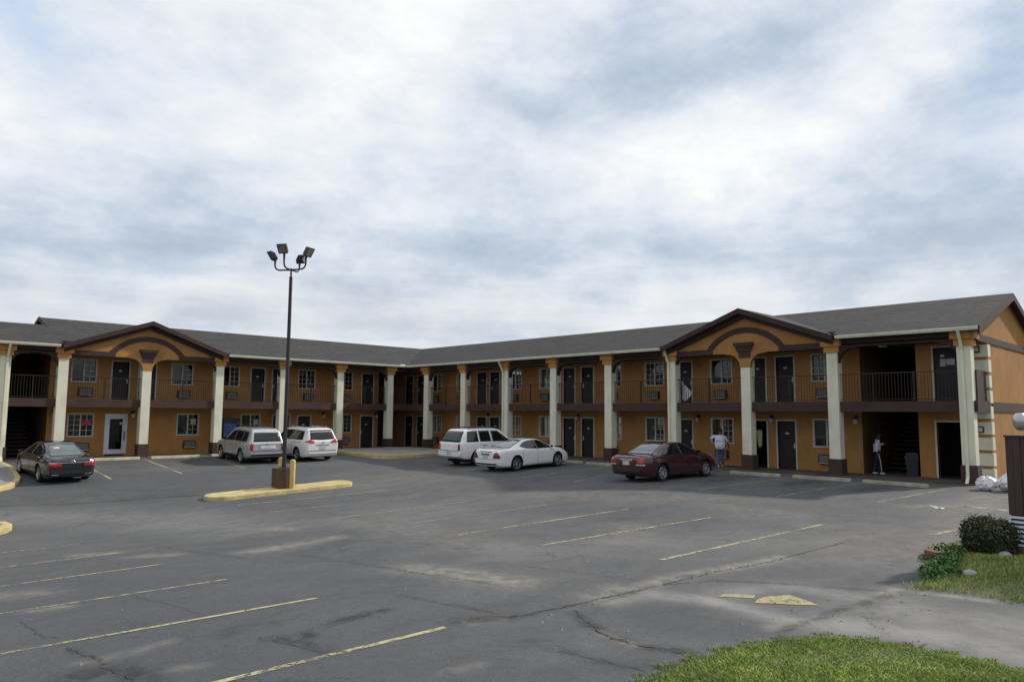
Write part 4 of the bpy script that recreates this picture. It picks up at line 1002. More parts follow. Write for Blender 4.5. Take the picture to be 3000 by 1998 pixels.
    if 'rails' in S:
        xa, xb, yy_, zz_ = S['rails']
        for sy in (-1, 1):
            m = MB(); m.tube([(X(xa), sy*yy_, zz_-.06), (X(xa+.08), sy*yy_, zz_), (X(xb-.08), sy*yy_, zz_), (X(xb), sy*yy_, zz_-.06)], .018, 8)
            m.build('roof_rail', S.get('rail_mat', 'plastic'), body, smooth=True)
        for xc in S.get('cross', []):
            m = MB(); m.tube([(X(xc), -yy_, zz_), (X(xc), yy_, zz_)], .018, 8); m.build('roof_bar', 'plastic', body, smooth=True)
    # bumper lower trim and underside
    m = MB(); m.box(X(.55), X(L-.5), -W2+.12, W2-.12, .19, .30); m.build('underbody', 'well', body)
    # wheels
    def wheel():
        m = MB(); w = .105
        lathe(m, [(R_-.115, -w*.8), (R_-.09, -w), (R_-.03, -w), (R_, -w*.72), (R_, w*.72), (R_-.03, w), (R_-.09, w), (R_-.115, w*.8), (R_-.14, w*.5), (R_-.14, -w*.5), (R_-.115, -w*.8)], 36, 'y')
        t = m.build('wheel', 'rubber', smooth=True)
        m = MB(); r1 = R_-.105
        lathe(m, [(r1, w*.86), (r1-.018, w*.9), (r1-.03, w*.7), (r1-.03, -w*.2), (.07, 0)], 32, 'y')
        rim = m.build('rim', 'rim', t, smooth=True)
        m = MB(); ns = S.get('spokes', 5)
        lathe(m, [(0, w*.84), (.045, w*.84), (.06, w*.6), (.06, 0)], 16, 'y')
        for k in range(ns):
            a = 2*PI*k/ns; ca, sa = math.cos(a), math.sin(a)
            def sp(r, t_, y): return (r*ca-t_*sa, y, r*sa+t_*ca)
            wd = S.get('spoke_w', .038)
            m.hexa([sp(.04, -wd, 0), sp(r1-.01, -wd*.8, 0), sp(r1-.01, wd*.8, 0), sp(.04, wd, 0), sp(.04, -wd*.8, w*.74), sp(r1-.01, -wd*.55, w*.86), sp(r1-.01, wd*.55, w*.86), sp(.04, wd*.8, w*.74)])
        sp_ = m.build('spokes', 'rim', t)
        m = MB(); lathe(m, [(0, -.01), (r1-.02, -.01)], 24, 'y'); m.build('brake_shadow', 'well', t)
        return t
    w0 = wheel(); first = True
    for ax in (0, wb):
        for sy in (1, -1):
            w_ = w0 if first else copy_thing(w0); first = False; w_.parent = root
            w_.location = (ax, sy*(W2-.135), R_); w_.rotation_euler = (0, 0 if sy > 0 else .35, 0 if sy > 0 else PI)
    return root

def sedan(L=4.95, W=1.86, H=1.46, **k):
    S = dict(L=L, W=W, ro=1.16, wb=2.82, R=.33,
        zb=[(0, .40), (.12, .27), (.5, .20), (L-.5, .19), (L-.1, .24), (L, .34)],
        zs=[(0, .80), (.1, .90), (.6, .95), (1.6, .95), (3.4, .91), (4.2, .82), (4.7, .68), (L, .52)],
        zt=[(0, .86), (.04, .95), (.14, 1.0), (.5, 1.025), (.78, 1.04), (1.2, 1.23), (1.62, 1.39), (1.95, H-.01), (2.35, H), (2.75, H-.03), (3.05, H-.11), (3.45, 1.18), (3.78, 1.0), (4.2, .92), (4.65, .77), (L, .56)],
        w=[(0, .70), (.05, .78), (.16, .85), (.5, .905), (1.2, W/2), (3.4, W/2), (4.3, .89), (4.7, .80), (L-.06, .66), (L, .55)],
        wt=[(0, .62), (.3, .76), (.75, .74), (1.3, .62), (1.9, .58), (2.7, .58), (3.2, .63), (3.7, .74), (4.4, .72), (L, .48)])
    S.update(k); return S
def fxy(y0, y1): return [(y0, 0), (y1, 0)]
# dark navy sedan
S = sedan(L=5.0, W=1.87, H=1.49, ro=1.10, wb=2.84, R=.345, paint='paint_navy', spokes=9, spoke_w=.022,
    side_windows=[([(1.15, 1.03), (1.5, .985), (2.28, .985)], [(1.22, 1.06), (1.6, 1.30), (2.0, 1.41), (2.28, 1.42)]), ([(2.36, .985), (3.42, .985)], [(2.36, 1.42), (2.75, 1.39), (3.05, 1.28), (3.46, 1.02)])],
    patches=[('rear_window', 'z', [(.80, .60), (.74, 0), (.80, -.60)], [(1.62, .48), (1.70, 0), (1.62, -.48)], 'car_glass_pale'), ('windscreen', 'z', [(3.68, .66), (3.74, 0), (3.68, -.66)], [(3.02, .52), (2.98, 0), (3.02, -.52)], 'car_glass'),
        ('tail_light', 'rear', [(.84, .70), (.62, .68), (.40, .70)], [(.83, .84), (.62, .82), (.40, .79)], 'tail_red'), ('tail_light', 'rear', [(-.40, .70), (-.62, .68), (-.84, .70)], [(-.40, .79), (-.62, .82), (-.83, .84)], 'tail_red'),
        ('chrome_strip', 'rear', [(.80, .832), (.4, .818), (-.4, .818), (-.80, .832)], [(.80, .853), (.4, .846), (-.4, .846), (-.80, .853)], 'chrome'),
        ('reflector', 'rear', [(.70, .37), (.45, .36)], [(.70, .40), (.45, .385)], 'chrome'), ('reflector', 'rear', [(-.45, .36), (-.70, .37)], [(-.45, .385), (-.70, .40)], 'chrome'),
        ('boot_gap', 'rear', [(.82, .60), (-.82, .60)], [(.82, .615), (-.82, .615)], 'well'),
        ('headlight', 'front', [(.55, .55), (.68, .58)], [(.55, .64), (.68, .67)], 'lamp_glass'), ('headlight', 'front', [(-.68, .58), (-.55, .55)], [(-.68, .67), (-.55, .64)], 'lamp_glass'), ('grille', 'front', [(.3, .44), (-.3, .44)], [(.34, .58), (-.34, .58)], 'plastic'),
        ('paper_tag', 'z', [(1.28, .36), (1.28, .14)], [(1.42, .36), (1.42, .14)], 'paper')],
    side_trim=[('window_trim', [(1.12, .965), (3.44, .965)], [(1.12, .98), (3.44, .98)], 'chrome')],
    gaps=[[(1.42, .50), (1.40, .70), (1.52, .94)], [(2.33, .26), (2.33, .97)], [(3.45, .30), (3.52, .6), (3.48, .95)], [(1.6, .27), (3.45, .27)]],
    handles=[(1.75, .84), (2.62, .83)], mirror=(3.32, .98), badges=[('shield', 0, .86, .055)])
car('parked_car', 'dark navy sedan with red tail lights and a chrome strip at the left end', S, (8.08, 34.35), math.radians(92.5))
# silver family SUV
S = dict(L=4.78, W=1.97, ro=1.08, wb=2.70, R=.36, paint='paint_silver', spokes=5, spoke_w=.05, handle='plastic', mirror_paint='plastic',
    zb=[(0, .46), (.15, .36), (.6, .27), (4.2, .26), (4.6, .32), (4.78, .42)],
    zs=[(0, 1.02), (.2, 1.06), (1.5, 1.06), (3.3, 1.03), (4.0, .97), (4.5, .85), (4.78, .66)],
    zt=[(0, 1.04), (.03, 1.10), (.10, 1.28), (.20, 1.50), (.30, 1.66), (.42, 1.74), (.8, 1.775), (1.6, 1.785), (2.4, 1.76), (2.75, 1.68), (3.1, 1.44), (3.45, 1.16), (3.6, 1.10), (4.1, 1.03), (4.55, .90), (4.78, .70)],
    w=[(0, .86), (.05, .90), (.2, .95), (.8, .985), (3.5, .985), (4.3, .94), (4.65, .82), (4.78, .68)],
    wt=[(0, .80), (.2, .76), (.45, .71), (1.5, .70), (2.6, .69), (3.2, .76), (3.6, .83), (4.4, .78), (4.78, .6)],
    side_windows=[([(.42, 1.12), (1.02, 1.11)], [(.56, 1.60), (1.02, 1.64)]), ([(1.10, 1.11), (1.98, 1.10)], [(1.10, 1.64), (1.98, 1.65)]), ([(2.06, 1.10), (3.18, 1.08)], [(2.06, 1.65), (2.55, 1.60), (3.14, 1.18)])],
    patches=[('rear_window', 'rear', [(.72, 1.14), (-.72, 1.14)], [(.62, 1.58), (-.62, 1.58)], 'car_glass'), ('windscreen', 'z', [(3.42, .70), (3.46, -.0), (3.42, -.70)], [(2.74, .60), (2.70, 0), (2.74, -.60)], 'car_glass'),
        ('tail_light', 'rear', [(.89, .72), (.74, .72)], [(.88, 1.05), (.74, 1.05)], 'tail_red'), ('tail_light', 'rear', [(-.74, .72), (-.89, .72)], [(-.74, 1.05), (-.88, 1.05)], 'tail_red'),
        ('plate_recess', 'rear', [(.40, .76), (-.40, .76)], [(.40, .95), (-.40, .95)], 'cloth_white'), ('tailgate_gap', 'rear', [(.80, .66), (-.80, .66)], [(.80, .68), (-.80, .68)], 'well'), ('bumper_trim', 'rear', [(.8, .44), (-.8, .44)], [(.8, .52), (-.8, .52)], 'plastic'), ('plate_bar', 'rear', [(.42, .955), (-.42, .955)], [(.42, .975), (-.42, .975)], 'well'),
        ('headlight', 'front', [(.5, .68), (.68, .70)], [(.5, .76), (.66, .78)], 'lamp_glass'), ('headlight', 'front', [(-.68, .70), (-.5, .68)], [(-.66, .78), (-.5, .76)], 'lamp_glass')],
    side_trim=[('sill_trim', [(1.5, .30), (3.3, .30)], [(1.5, .40), (3.3, .40)], 'plastic')],
    gaps=[[(1.46, .75), (1.40, .95), (1.06, 1.10), (1.06, 1.66)], [(2.02, .32), (2.02, 1.66)], [(3.22, .38), (3.26, .8), (3.2, 1.06)], [(1.55, .31), (3.2, .31)]],
    handles=[(1.62, .93), (2.32, .92)], mirror=(3.02, 1.08), plate=(.85, .3, 0), badges=[('oval', .0, 1.02, .03)], rails=(.75, 2.45, .60, 1.83), cross=[1.0, 2.0])
car('parked_car', 'silver grey boxy SUV with black roof rails, left of the lamp pole', S, (17.5, 36.75), math.radians(87.5))
# white minivan
S = dict(L=5.09, W=1.98, ro=1.10, wb=3.03, R=.345, gap=.07, paint='paint_cream', spokes=7, spoke_w=.035,
    zb=[(0, .42), (.15, .27), (.6, .20), (4.6, .19), (4.95, .25), (5.09, .35)],
    zs=[(0, 1.02), (.2, 1.08), (1.5, 1.07), (3.3, 1.0), (4.2, .92), (4.75, .78), (5.09, .56)],
    zt=[(0, 1.04), (.03, 1.10), (.12, 1.28), (.26, 1.52), (.36, 1.66), (.48, 1.72), (.9, 1.745), (1.8, 1.75), (2.7, 1.71), (3.1, 1.60), (3.6, 1.30), (4.05, 1.06), (4.3, .99), (4.75, .84), (5.09, .62)],
    w=[(0, .84), (.05, .90), (.25, .96), (.8, .99), (3.6, .99), (4.4, .94), (4.85, .80), (5.09, .58)],
    wt=[(0, .80), (.25, .74), (.5, .70), (1.5, .70), (2.8, .69), (3.5, .74), (4.1, .82), (4.6, .78), (5.09, .5)],
    side_windows=[([(.50, 1.14), (1.62, 1.12)], [(.62, 1.58), (1.62, 1.62)]), ([(1.68, 1.12), (2.72, 1.09)], [(1.68, 1.62), (2.72, 1.60)]), ([(2.80, 1.08), (3.78, 1.03)], [(2.80, 1.59), (3.15, 1.50), (3.72, 1.16)])],
    patches=[('rear_window', 'rear', [(.70, 1.17), (0, 1.14), (-.70, 1.17)], [(.62, 1.54), (-.62, 1.54)], 'car_glass'), ('roof_spoiler', 'rear', [(.64, 1.58), (-.64, 1.58)], [(.60, 1.64), (-.60, 1.64)], 'plastic'), ('windscreen', 'z', [(4.02, .72), (4.08, 0), (4.02, -.72)], [(3.12, .60), (3.08, 0), (3.12, -.60)], 'car_glass'),
        ('tail_light', 'rear', [(.93, 1.03), (.70, .99), (.46, 1.01)], [(.93, 1.06), (.72, 1.17), (.48, 1.05)], 'tail_red'), ('tail_light', 'rear', [(-.46, 1.01), (-.70, .99), (-.93, 1.03)], [(-.48, 1.05), (-.72, 1.17), (-.93, 1.06)], 'tail_red'),
        ('plate_bar', 'rear', [(.36, .86), (-.36, .86)], [(.36, .90), (-.36, .90)], 'chrome'), ('tailgate_gap', 'rear', [(.80, .58), (-.80, .58)], [(.80, .595), (-.80, .595)], 'well'),
        ('headlight', 'front', [(.45, .62), (.60, .64)], [(.45, .68), (.58, .72)], 'lamp_glass'), ('headlight', 'front', [(-.60, .64), (-.45, .62)], [(-.58, .72), (-.45, .68)], 'lamp_glass')],
    side_trim=[('slide_rail', [(.62, 1.02), (1.62, 1.0)], [(.62, 1.035), (1.62, 1.015)], 'well'), ('sill_trim', [(1.6, .29), (3.6, .29)], [(1.6, .33), (3.6, .33)], 'plastic')],
    gaps=[[(1.64, .30), (1.64, 1.66)], [(2.76, .28), (2.76, 1.62)], [(3.8, .34), (3.84, .7), (3.78, 1.0)]],
    handles=[(1.80, .90), (2.92, .88)], mirror=(3.62, 1.06), plate=(.74, .3, 0), badges=[('oval', .0, .98, .045)], rails=(.75, 2.5, .60, 1.79), cross=[1.0], rail_mat='rim')
car('parked_car', 'white minivan with wide red tail lights, behind and right of the lamp pole', S, (20.3, 36.15), math.radians(88.0))
# white SUV
S = dict(L=4.91, W=1.84, ro=1.13, wb=2.95, R=.365, gap=.07, paint='paint_white', spokes=5, spoke_w=.05, handle='plastic', mirror_paint='plastic',
    zb=[(0, .50), (.12, .42), (.5, .33), (4.4, .32), (4.75, .40), (4.91, .48)],
    zs=[(0, .70), (.02, .74), (.05, 1.10), (.10, 1.14), (1.5, 1.15), (3.3, 1.12), (4.1, 1.04), (4.7, .92), (4.91, .74)],
    zt=[(0, .72), (.04, .74), (.07, 1.12), (.10, 1.18), (.20, 1.38), (.34, 1.62), (.44, 1.74), (.6, 1.80), (1.2, 1.82), (2.4, 1.81), (2.75, 1.75), (3.1, 1.52), (3.45, 1.24), (3.6, 1.18), (4.2, 1.10), (4.7, .97), (4.91, .78)],
    w=[(0, .86), (.05, .90), (.08, .88), (.3, .90), (.9, .92), (3.6, .92), (4.4, .89), (4.8, .80), (4.91, .70)],
    wt=[(0, .80), (.15, .76), (.45, .68), (1.5, .68), (2.6, .67), (3.2, .72), (3.6, .80), (4.4, .78), (4.91, .6)],
    side_windows=[([(.46, 1.19), (1.20, 1.18)], [(.62, 1.70), (1.20, 1.72)]), ([(1.32, 1.18), (2.03, 1.17)], [(1.32, 1.72), (2.00, 1.72)]), ([(2.13, 1.16), (3.26, 1.14)], [(2.13, 1.72), (2.55, 1.69), (3.18, 1.25)])],
    patches=[('rear_window', 'rear', [(.78, 1.19), (-.78, 1.19)], [(.66, 1.71), (-.66, 1.71)], 'car_glass'), ('windscreen', 'z', [(3.42, .68), (3.46, 0), (3.42, -.68)], [(2.76, .58), (2.72, 0), (2.76, -.58)], 'car_glass'),
        ('tail_light', 'rear', [(.88, .80), (.70, .80)], [(.86, 1.08), (.79, 1.13), (.71, 1.08)], 'tail_red'), ('tail_light', 'rear', [(-.70, .80), (-.88, .80)], [(-.71, 1.08), (-.79, 1.13), (-.86, 1.08)], 'tail_red'),
        ('bumper_gap', 'rear', [(.72, .765), (-.72, .765)], [(.72, .785), (-.72, .785)], 'well'),
        ('headlight', 'front', [(.45, .74), (.66, .75)], [(.45, .84), (.64, .85)], 'lamp_glass'), ('headlight', 'front', [(-.66, .75), (-.45, .74)], [(-.64, .85), (-.45, .84)], 'lamp_glass')],
    side_trim=[],
    gaps=[[(1.56, .80), (1.45, 1.0), (1.22, 1.14), (1.22, 1.72)], [(2.07, .38), (2.07, 1.72)], [(3.26, .42), (3.3, .8), (3.24, 1.14)], [(1.65, .37), (3.25, .37)]],
    handles=[(1.62, 1.0), (2.36, .99)], mirror=(3.04, 1.14), plate=(.66, .3, 0), badges=[('oval', .0, .98, .035)], rails=(.75, 2.5, .60, 1.87), cross=[1.05, 2.15])
car('parked_car', 'tall white SUV with dark tinted windows, parked behind the low white sedan', S, (24.6, 28.45), math.radians(-2.0))
# low white sedan
S = sedan(L=5.03, W=1.88, H=1.41, ro=1.14, wb=2.81, R=.335, paint='paint_white', spokes=5, spoke_w=.04,
    zs=[(0, .78), (.1, .90), (.6, .96), (1.6, .95), (3.4, .89), (4.2, .80), (4.75, .66), (5.03, .48)],
    zt=[(0, .86), (.04, .96), (.14, 1.01), (.5, 1.035), (.85, 1.055), (1.3, 1.19), (1.8, 1.335), (2.15, 1.395), (2.45, 1.41), (2.8, 1.385), (3.15, 1.28), (3.55, 1.10), (3.9, .98), (4.3, .90), (4.7, .76), (5.03, .52)],
    wt=[(0, .62), (.3, .76), (.85, .74), (1.5, .61), (2.1, .56), (2.8, .57), (3.3, .63), (3.8, .74), (4.4, .72), (5.03, .48)],
    side_windows=[([(1.50, 1.09), (1.78, 1.0), (2.50, .955)], [(1.52, 1.13), (1.82, 1.27), (2.15, 1.335), (2.50, 1.345)]), ([(2.53, .955), (3.62, .945)], [(2.53, 1.345), (2.85, 1.32), (3.2, 1.20), (3.62, .965)])],
    patches=[('rear_window', 'z', [(.88, .66), (.80, 0), (.88, -.66)], [(1.84, .47), (1.96, 0), (1.84, -.47)], 'car_glass_pale'), ('windscreen', 'z', [(3.82, .66), (3.88, 0), (3.82, -.66)], [(3.08, .50), (3.04, 0), (3.08, -.50)], 'car_glass'),
        ('tail_light', 'rear', [(.85, .62), (.50, .64)], [(.82, .78), (.72, .90), (.60, .86)], 'tail_dark'), ('tail_light', 'rear', [(-.50, .64), (-.84, .64)], [(-.60, .86), (-.72, .90), (-.82, .78)], 'tail_dark'),
        ('plate_bar', 'rear', [(.26, .77), (-.26, .77)], [(.26, .83), (-.26, .83)], 'plastic'), ('spoiler_gap', 'rear', [(.40, .90), (-.40, .90)], [(.40, .925), (-.40, .925)], 'well'), ('boot_gap', 'rear', [(.80, .585), (-.80, .585)], [(.80, .60), (-.80, .60)], 'cream_trim'), ('bumper_trim', 'rear', [(.62, .34), (-.62, .34)], [(.70, .40), (-.70, .40)], 'plastic'),
        ('headlight', 'front', [(.5, .52), (.64, .55)], [(.5, .60), (.62, .63)], 'lamp_glass'), ('headlight', 'front', [(-.64, .55), (-.5, .52)], [(-.62, .63), (-.5, .60)], 'lamp_glass')],
    side_trim=[], gaps=[[(1.55, .55), (1.50, .75), (1.62, .95)], [(2.515, .28), (2.515, .95)], [(3.62, .32), (3.68, .6), (3.6, .93)], [(1.7, .27), (3.5, .27)]],
    handles=[(1.90, .83), (2.80, .82)], mirror=(3.48, .95), plate=(.69, .3, 0))
car('parked_car', 'low white sedan with dark red tail lights and alloy wheels, nose to the motel', S, (24.0, 25.1), math.radians(.5))
# maroon sedan
S = sedan(L=4.84, W=1.82, H=1.45, ro=1.12, wb=2.74, R=.325, paint='paint_maroon', spokes=7, spoke_w=.034,
    zt=[(0, .86), (.04, .95), (.14, 1.0), (.5, 1.025), (.78, 1.045), (1.2, 1.24), (1.58, 1.385), (1.9, 1.44), (2.3, 1.45), (2.7, 1.42), (3.0, 1.33), (3.4, 1.14), (3.66, 1.0), (4.1, .92), (4.55, .77), (4.84, .56)],
    zs=[(0, .80), (.1, .90), (.6, .95), (1.6, .95), (3.3, .91), (4.1, .82), (4.6, .68), (4.84, .52)],
    w=[(0, .72), (.05, .80), (.16, .85), (.5, .89), (1.2, .91), (3.3, .91), (4.2, .87), (4.6, .78), (4.78, .66), (4.84, .55)],
    side_windows=[([(1.10, 1.0), (2.22, .985)], [(1.14, 1.02), (1.55, 1.29), (1.95, 1.375), (2.22, 1.38)]), ([(2.30, .985), (3.36, .975)], [(2.30, 1.38), (2.65, 1.35), (2.95, 1.24), (3.38, 1.0)])],
    patches=[('rear_window', 'z', [(.80, .62), (.74, 0), (.80, -.62)], [(1.58, .49), (1.66, 0), (1.58, -.49)], 'car_glass_pale'), ('windscreen', 'z', [(3.58, .66), (3.64, 0), (3.58, -.66)], [(2.96, .52), (2.92, 0), (2.96, -.52)], 'car_glass'),
        ('tail_light', 'rear', [(.83, .70), (.50, .70)], [(.81, .93), (.62, .93)], 'tail_red'), ('tail_light', 'rear', [(-.50, .70), (-.83, .70)], [(-.62, .93), (-.81, .93)], 'tail_red'),
        ('reversing_lamp', 'rear', [(.84, .655), (.50, .655)], [(.83, .695), (.50, .695)], 'tail_clear'), ('reversing_lamp', 'rear', [(-.50, .655), (-.84, .655)], [(-.50, .695), (-.83, .695)], 'tail_clear'),
        ('chrome_strip', 'rear', [(.30, .835), (-.30, .835)], [(.30, .865), (-.30, .865)], 'chrome'), ('boot_gap', 'rear', [(.80, .615), (-.80, .615)], [(.80, .628), (-.80, .628)], 'well'),
        ('headlight', 'front', [(.5, .55), (.66, .58)], [(.5, .63), (.64, .66)], 'lamp_glass'), ('headlight', 'front', [(-.66, .58), (-.5, .55)], [(-.64, .66), (-.5, .63)], 'lamp_glass')],
    side_trim=[], gaps=[[(1.42, .52), (1.38, .72), (1.5, .94)], [(2.26, .28), (2.26, .97)], [(3.40, .32), (3.46, .6), (3.4, .94)], [(1.6, .27), (3.4, .27)]],
    handles=[(1.70, .84), (2.56, .83)], mirror=(3.24, .97), plate=(.735, .3, 0), badges=[('H', 0, .93, .045)])
car('parked_car', 'dark maroon sedan with a white plate, in front of the right entrance gable', S, (24.25, 17.25), math.radians(-5.0))
# ------------------------------------------------------------------ people
def skin_mesh(name, J, E, m, parent, sub=2, root=None, flat=1.0):
    bm = bmesh.new(); sk = bm.verts.layers.skin.verify(); V = {}
    for k, (p, r) in J.items():
        v = bm.verts.new(p); v[sk].radius = (r, r) if not isinstance(r, tuple) else r; V[k] = v
    if root: V[root][sk].use_root = True
    for a, b in E: bm.edges.new((V[a], V[b]))
    me = bpy.data.meshes.new(name); bm.to_mesh(me); bm.free()
    o = bpy.data.objects.new(name, me); COL.objects.link(o)
    a = o.modifiers.new('s', 'SKIN'); a.use_smooth_shade = True; a.branch_smoothing = .6
    b = o.modifiers.new('u', 'SUBSURF'); b.levels = sub; b.render_levels = sub
    bpy.context.view_layer.update()
    nm = bpy.data.meshes.new_from_object(o.evaluated_get(bpy.context.evaluated_depsgraph_get())); nm.name = name
    o.modifiers.clear(); o.data = nm; nm.materials.clear(); nm.materials.append(MATS[m]); o.parent = parent
    nm.polygons.foreach_set('use_smooth', [True]*len(nm.polygons))
    return o
def ellipsoid(name, c, r, m, parent, n=16, cut=None, rough=0):
    mb = MB(); vs = []; fs = []
    for i in range(n+1):
        t = PI*i/n
        for k in range(2*n):
            a = PI*k/n; q = 1+rough*(random.random()-.5)
            vs.append((c[0]+r[0]*math.sin(t)*math.cos(a)*q, c[1]+r[1]*math.sin(t)*math.sin(a)*q, c[2]+r[2]*math.cos(t)*q))
    for i in range(n):
        for k in range(2*n): fs.append((i*2*n+k, i*2*n+(k+1) % (2*n), (i+1)*2*n+(k+1) % (2*n), (i+1)*2*n+k))
    mb.add(vs, fs); return mb.build(name, m, parent, smooth='all')
def person(label, loc, rz, P, top, low):
    """P: joint positions (x forward, y left, z up); builds body, clothes, hair, shoes."""
    t = thing('person', label, 'person', loc, rz)
    J = {'pelvis': (P['pelvis'], .125), 'waist': (P['waist'], .115), 'chest': (P['chest'], (.155, .12)), 'neck0': (P['neck'], .055)}
    hd = Vector(P['head'])
    J.update({'head0': (tuple(hd+Vector((-.01, 0, -.07))), .062), 'head1': (tuple(hd+Vector((0, 0, .0))), (.078, .092)), 'head2': (tuple(hd+Vector((-.005, 0, .075))), (.068, .078))})
    E = [('pelvis', 'waist'), ('waist', 'chest'), ('chest', 'neck0'), ('neck0', 'head0'), ('head0', 'head1'), ('head1', 'head2')]
    for s in 'lr':
        for a, b, r in (('sh', None, .062), ('el', None, .045), ('wr', None, .030)): J[s+a] = (P[s+a], r)
        E += [('chest', s+'sh'), (s+'sh', s+'el'), (s+'el', s+'wr')]
        w = Vector(P[s+'wr']); d = (w-Vector(P[s+'el'])).normalized(); side = Vector((0, 0, 1)).cross(d); side = side.normalized() if side.length > .1 else Vector((1, 0, 0))
        if abs(d.z) > .8: side = Vector((1, 0, 0))
        nrm = d.cross(side)
        J[s+'pm'] = (tuple(w+d*.075), (.034, .022)); E.append((s+'wr', s+'pm'))
        for i, (off, L) in enumerate(((.030, .068), (.010, .078), (-.011, .072), (-.030, .055))):
            k0, k1, k2 = f'{s}f{i}a', f'{s}f{i}b', f'{s}f{i}c'
            b0 = w+d*.10+side*off; b1 = b0+d*L*.5+nrm*.006; b2 = b0+d*L*.9+nrm*.022
            J[k0] = (tuple(b0), .010); J[k1] = (tuple(b1), .0085); J[k2] = (tuple(b2), .007); E += [(s+'pm', k0), (k0, k1), (k1, k2)]
        b0 = w+d*.045+side*.036; b1 = b0+d*.035+side*.024+nrm*.010
        J[s+'ta'] = (tuple(b0), .012); J[s+'tb'] = (tuple(b1), .009); E += [(s+'pm', s+'ta'), (s+'ta', s+'tb')]
        for a, r in (('hip', .085), ('kn', .058), ('an', .040)): J[s+a] = (P[s+a], r)
        fa = Vector(P[s+'an']); fd = Vector(P.get(s+'toe', (1, 0, 0))); J[s+'bl'] = (tuple(fa+fd*.12+Vector((0, 0, -.05))), (.035, .025))
        E += [('pelvis', s+'hip'), (s+'hip', s+'kn'), (s+'kn', s+'an'), (s+'an', s+'bl')]
    body = skin_mesh('body', J, E, 'skin', t, 1, 'pelvis')
    # facial features are part of the head surface: nose and ears as small raised forms
    mb = MB(); mb.tube([hd+Vector((.086, 0, .03)), hd+Vector((.112, 0, -.012)), hd+Vector((.09, 0, -.02))], [.008, .014, .008], 8)
    for sy in (-1, 1): mb.tube([hd+Vector((0, sy*.078, .03)), hd+Vector((-.005, sy*.09, .0)), hd+Vector((0, sy*.076, -.03))], [.012, .016, .010], 8)
    mb.build('face', 'skin', body, smooth='all')
    mb = MB()
    for sy in (-1, 1): lathe(mb, [(0, -.008), (.010, -.004), (.012, .004), (0, .012)], 10, 'x', (hd.x+.078, hd.y+sy*.032, hd.z+.028))
    mb.tube([hd+Vector((.088, -.022, -.045)), hd+Vector((.094, 0, -.047)), hd+Vector((.088, .022, -.045))], .005, 6); mb.build('eyes_and_mouth', 'hair', body, smooth='all')
    ellipsoid('hair', (hd.x-.018, hd.y, hd.z+.045), (.098, .090, .092), 'hair', t, 12, rough=.09)
    # jacket
    Jj = {'hem': (tuple(Vector(P['pelvis'])+Vector((0, 0, -.05))), (.19, .16)), 'w': (P['waist'], (.185, .15)), 'c': (P['chest'], (.185, .145)), 'n': (tuple(Vector(P['neck'])+Vector((0, 0, -.03))), .085)}
    Ej = [('hem', 'w'), ('w', 'c'), ('c', 'n')]
    for s in 'lr':
        Jj[s+'sh'] = (P[s+'sh'], .085); Jj[s+'el'] = (P[s+'el'], .068); e, w = Vector(P[s+'el']), Vector(P[s+'wr']); Jj[s+'wr'] = (tuple(e+(w-e)*top.get(s+'len', .95)), .052)
        Ej += [('c', s+'sh'), (s+'sh', s+'el'), (s+'el', s+'wr')]
    skin_mesh('jacket', Jj, Ej, top['m'], t, 2, 'w')
    Jt = {'p': (tuple(Vector(P['pelvis'])+Vector((0, 0, .04))), .15)}; Et = []
    for s in 'lr':
        a, k, h = Vector(P[s+'an']), Vector(P[s+'kn']), Vector(P[s+'hip'])
        Jt[s+'h'] = (tuple(h), .105); Jt[s+'m'] = (tuple((h+k)/2), .09); Jt[s+'k'] = (tuple(k), .074); Jt[s+'a'] = (tuple(a+Vector((0, 0, .0))), .066)
        Et += [('p', s+'h'), (s+'h', s+'m'), (s+'m', s+'k'), (s+'k', s+'a')]
    tr_ = skin_mesh('trousers', Jt, Et, low, t, 2, 'p')
    for s in 'lr':
        a = Vector(P[s+'an']); fd = Vector(P.get(s+'toe', (1, 0, 0)))
        Js = {'h': (tuple(a+fd*-.05+Vector((0, 0, -.045))), (.042, .042)), 'm': (tuple(a+fd*.06+Vector((0, 0, -.045))), (.046, .040)), 't': (tuple(a+fd*.17+Vector((0, 0, -.058))), (.044, .028))}
        skin_mesh('shoe', Js, [('h', 'm'), ('m', 't')], 'shoe', t, 2, 'm')
    return t, tr_
P1 = dict(pelvis=(0, 0, .95), waist=(.02, 0, 1.10), chest=(.05, 0, 1.36), neck=(.09, 0, 1.53), head=(.12, -.02, 1.67),
    lsh=(.05, .19, 1.44), lel=(.04, .42, 1.32), lwr=(.22, .30, 1.20), rsh=(.05, -.19, 1.44), rel=(.02, -.32, 1.20), rwr=(.08, -.40, .96),
    lhip=(0, .09, .90), lkn=(.03, .09, .50), lan=(-.06, .09, .085), rhip=(0, -.09, .90), rkn=(.07, -.10, .50), ran=(.14, -.11, .085))
t, _ = person('person seen from behind in white top and blue jeans, walking up to the motel', (31.25, 18.0, WZ), math.radians(35), P1, {'m': 'jacket', 'rlen': .25}, 'jeans')
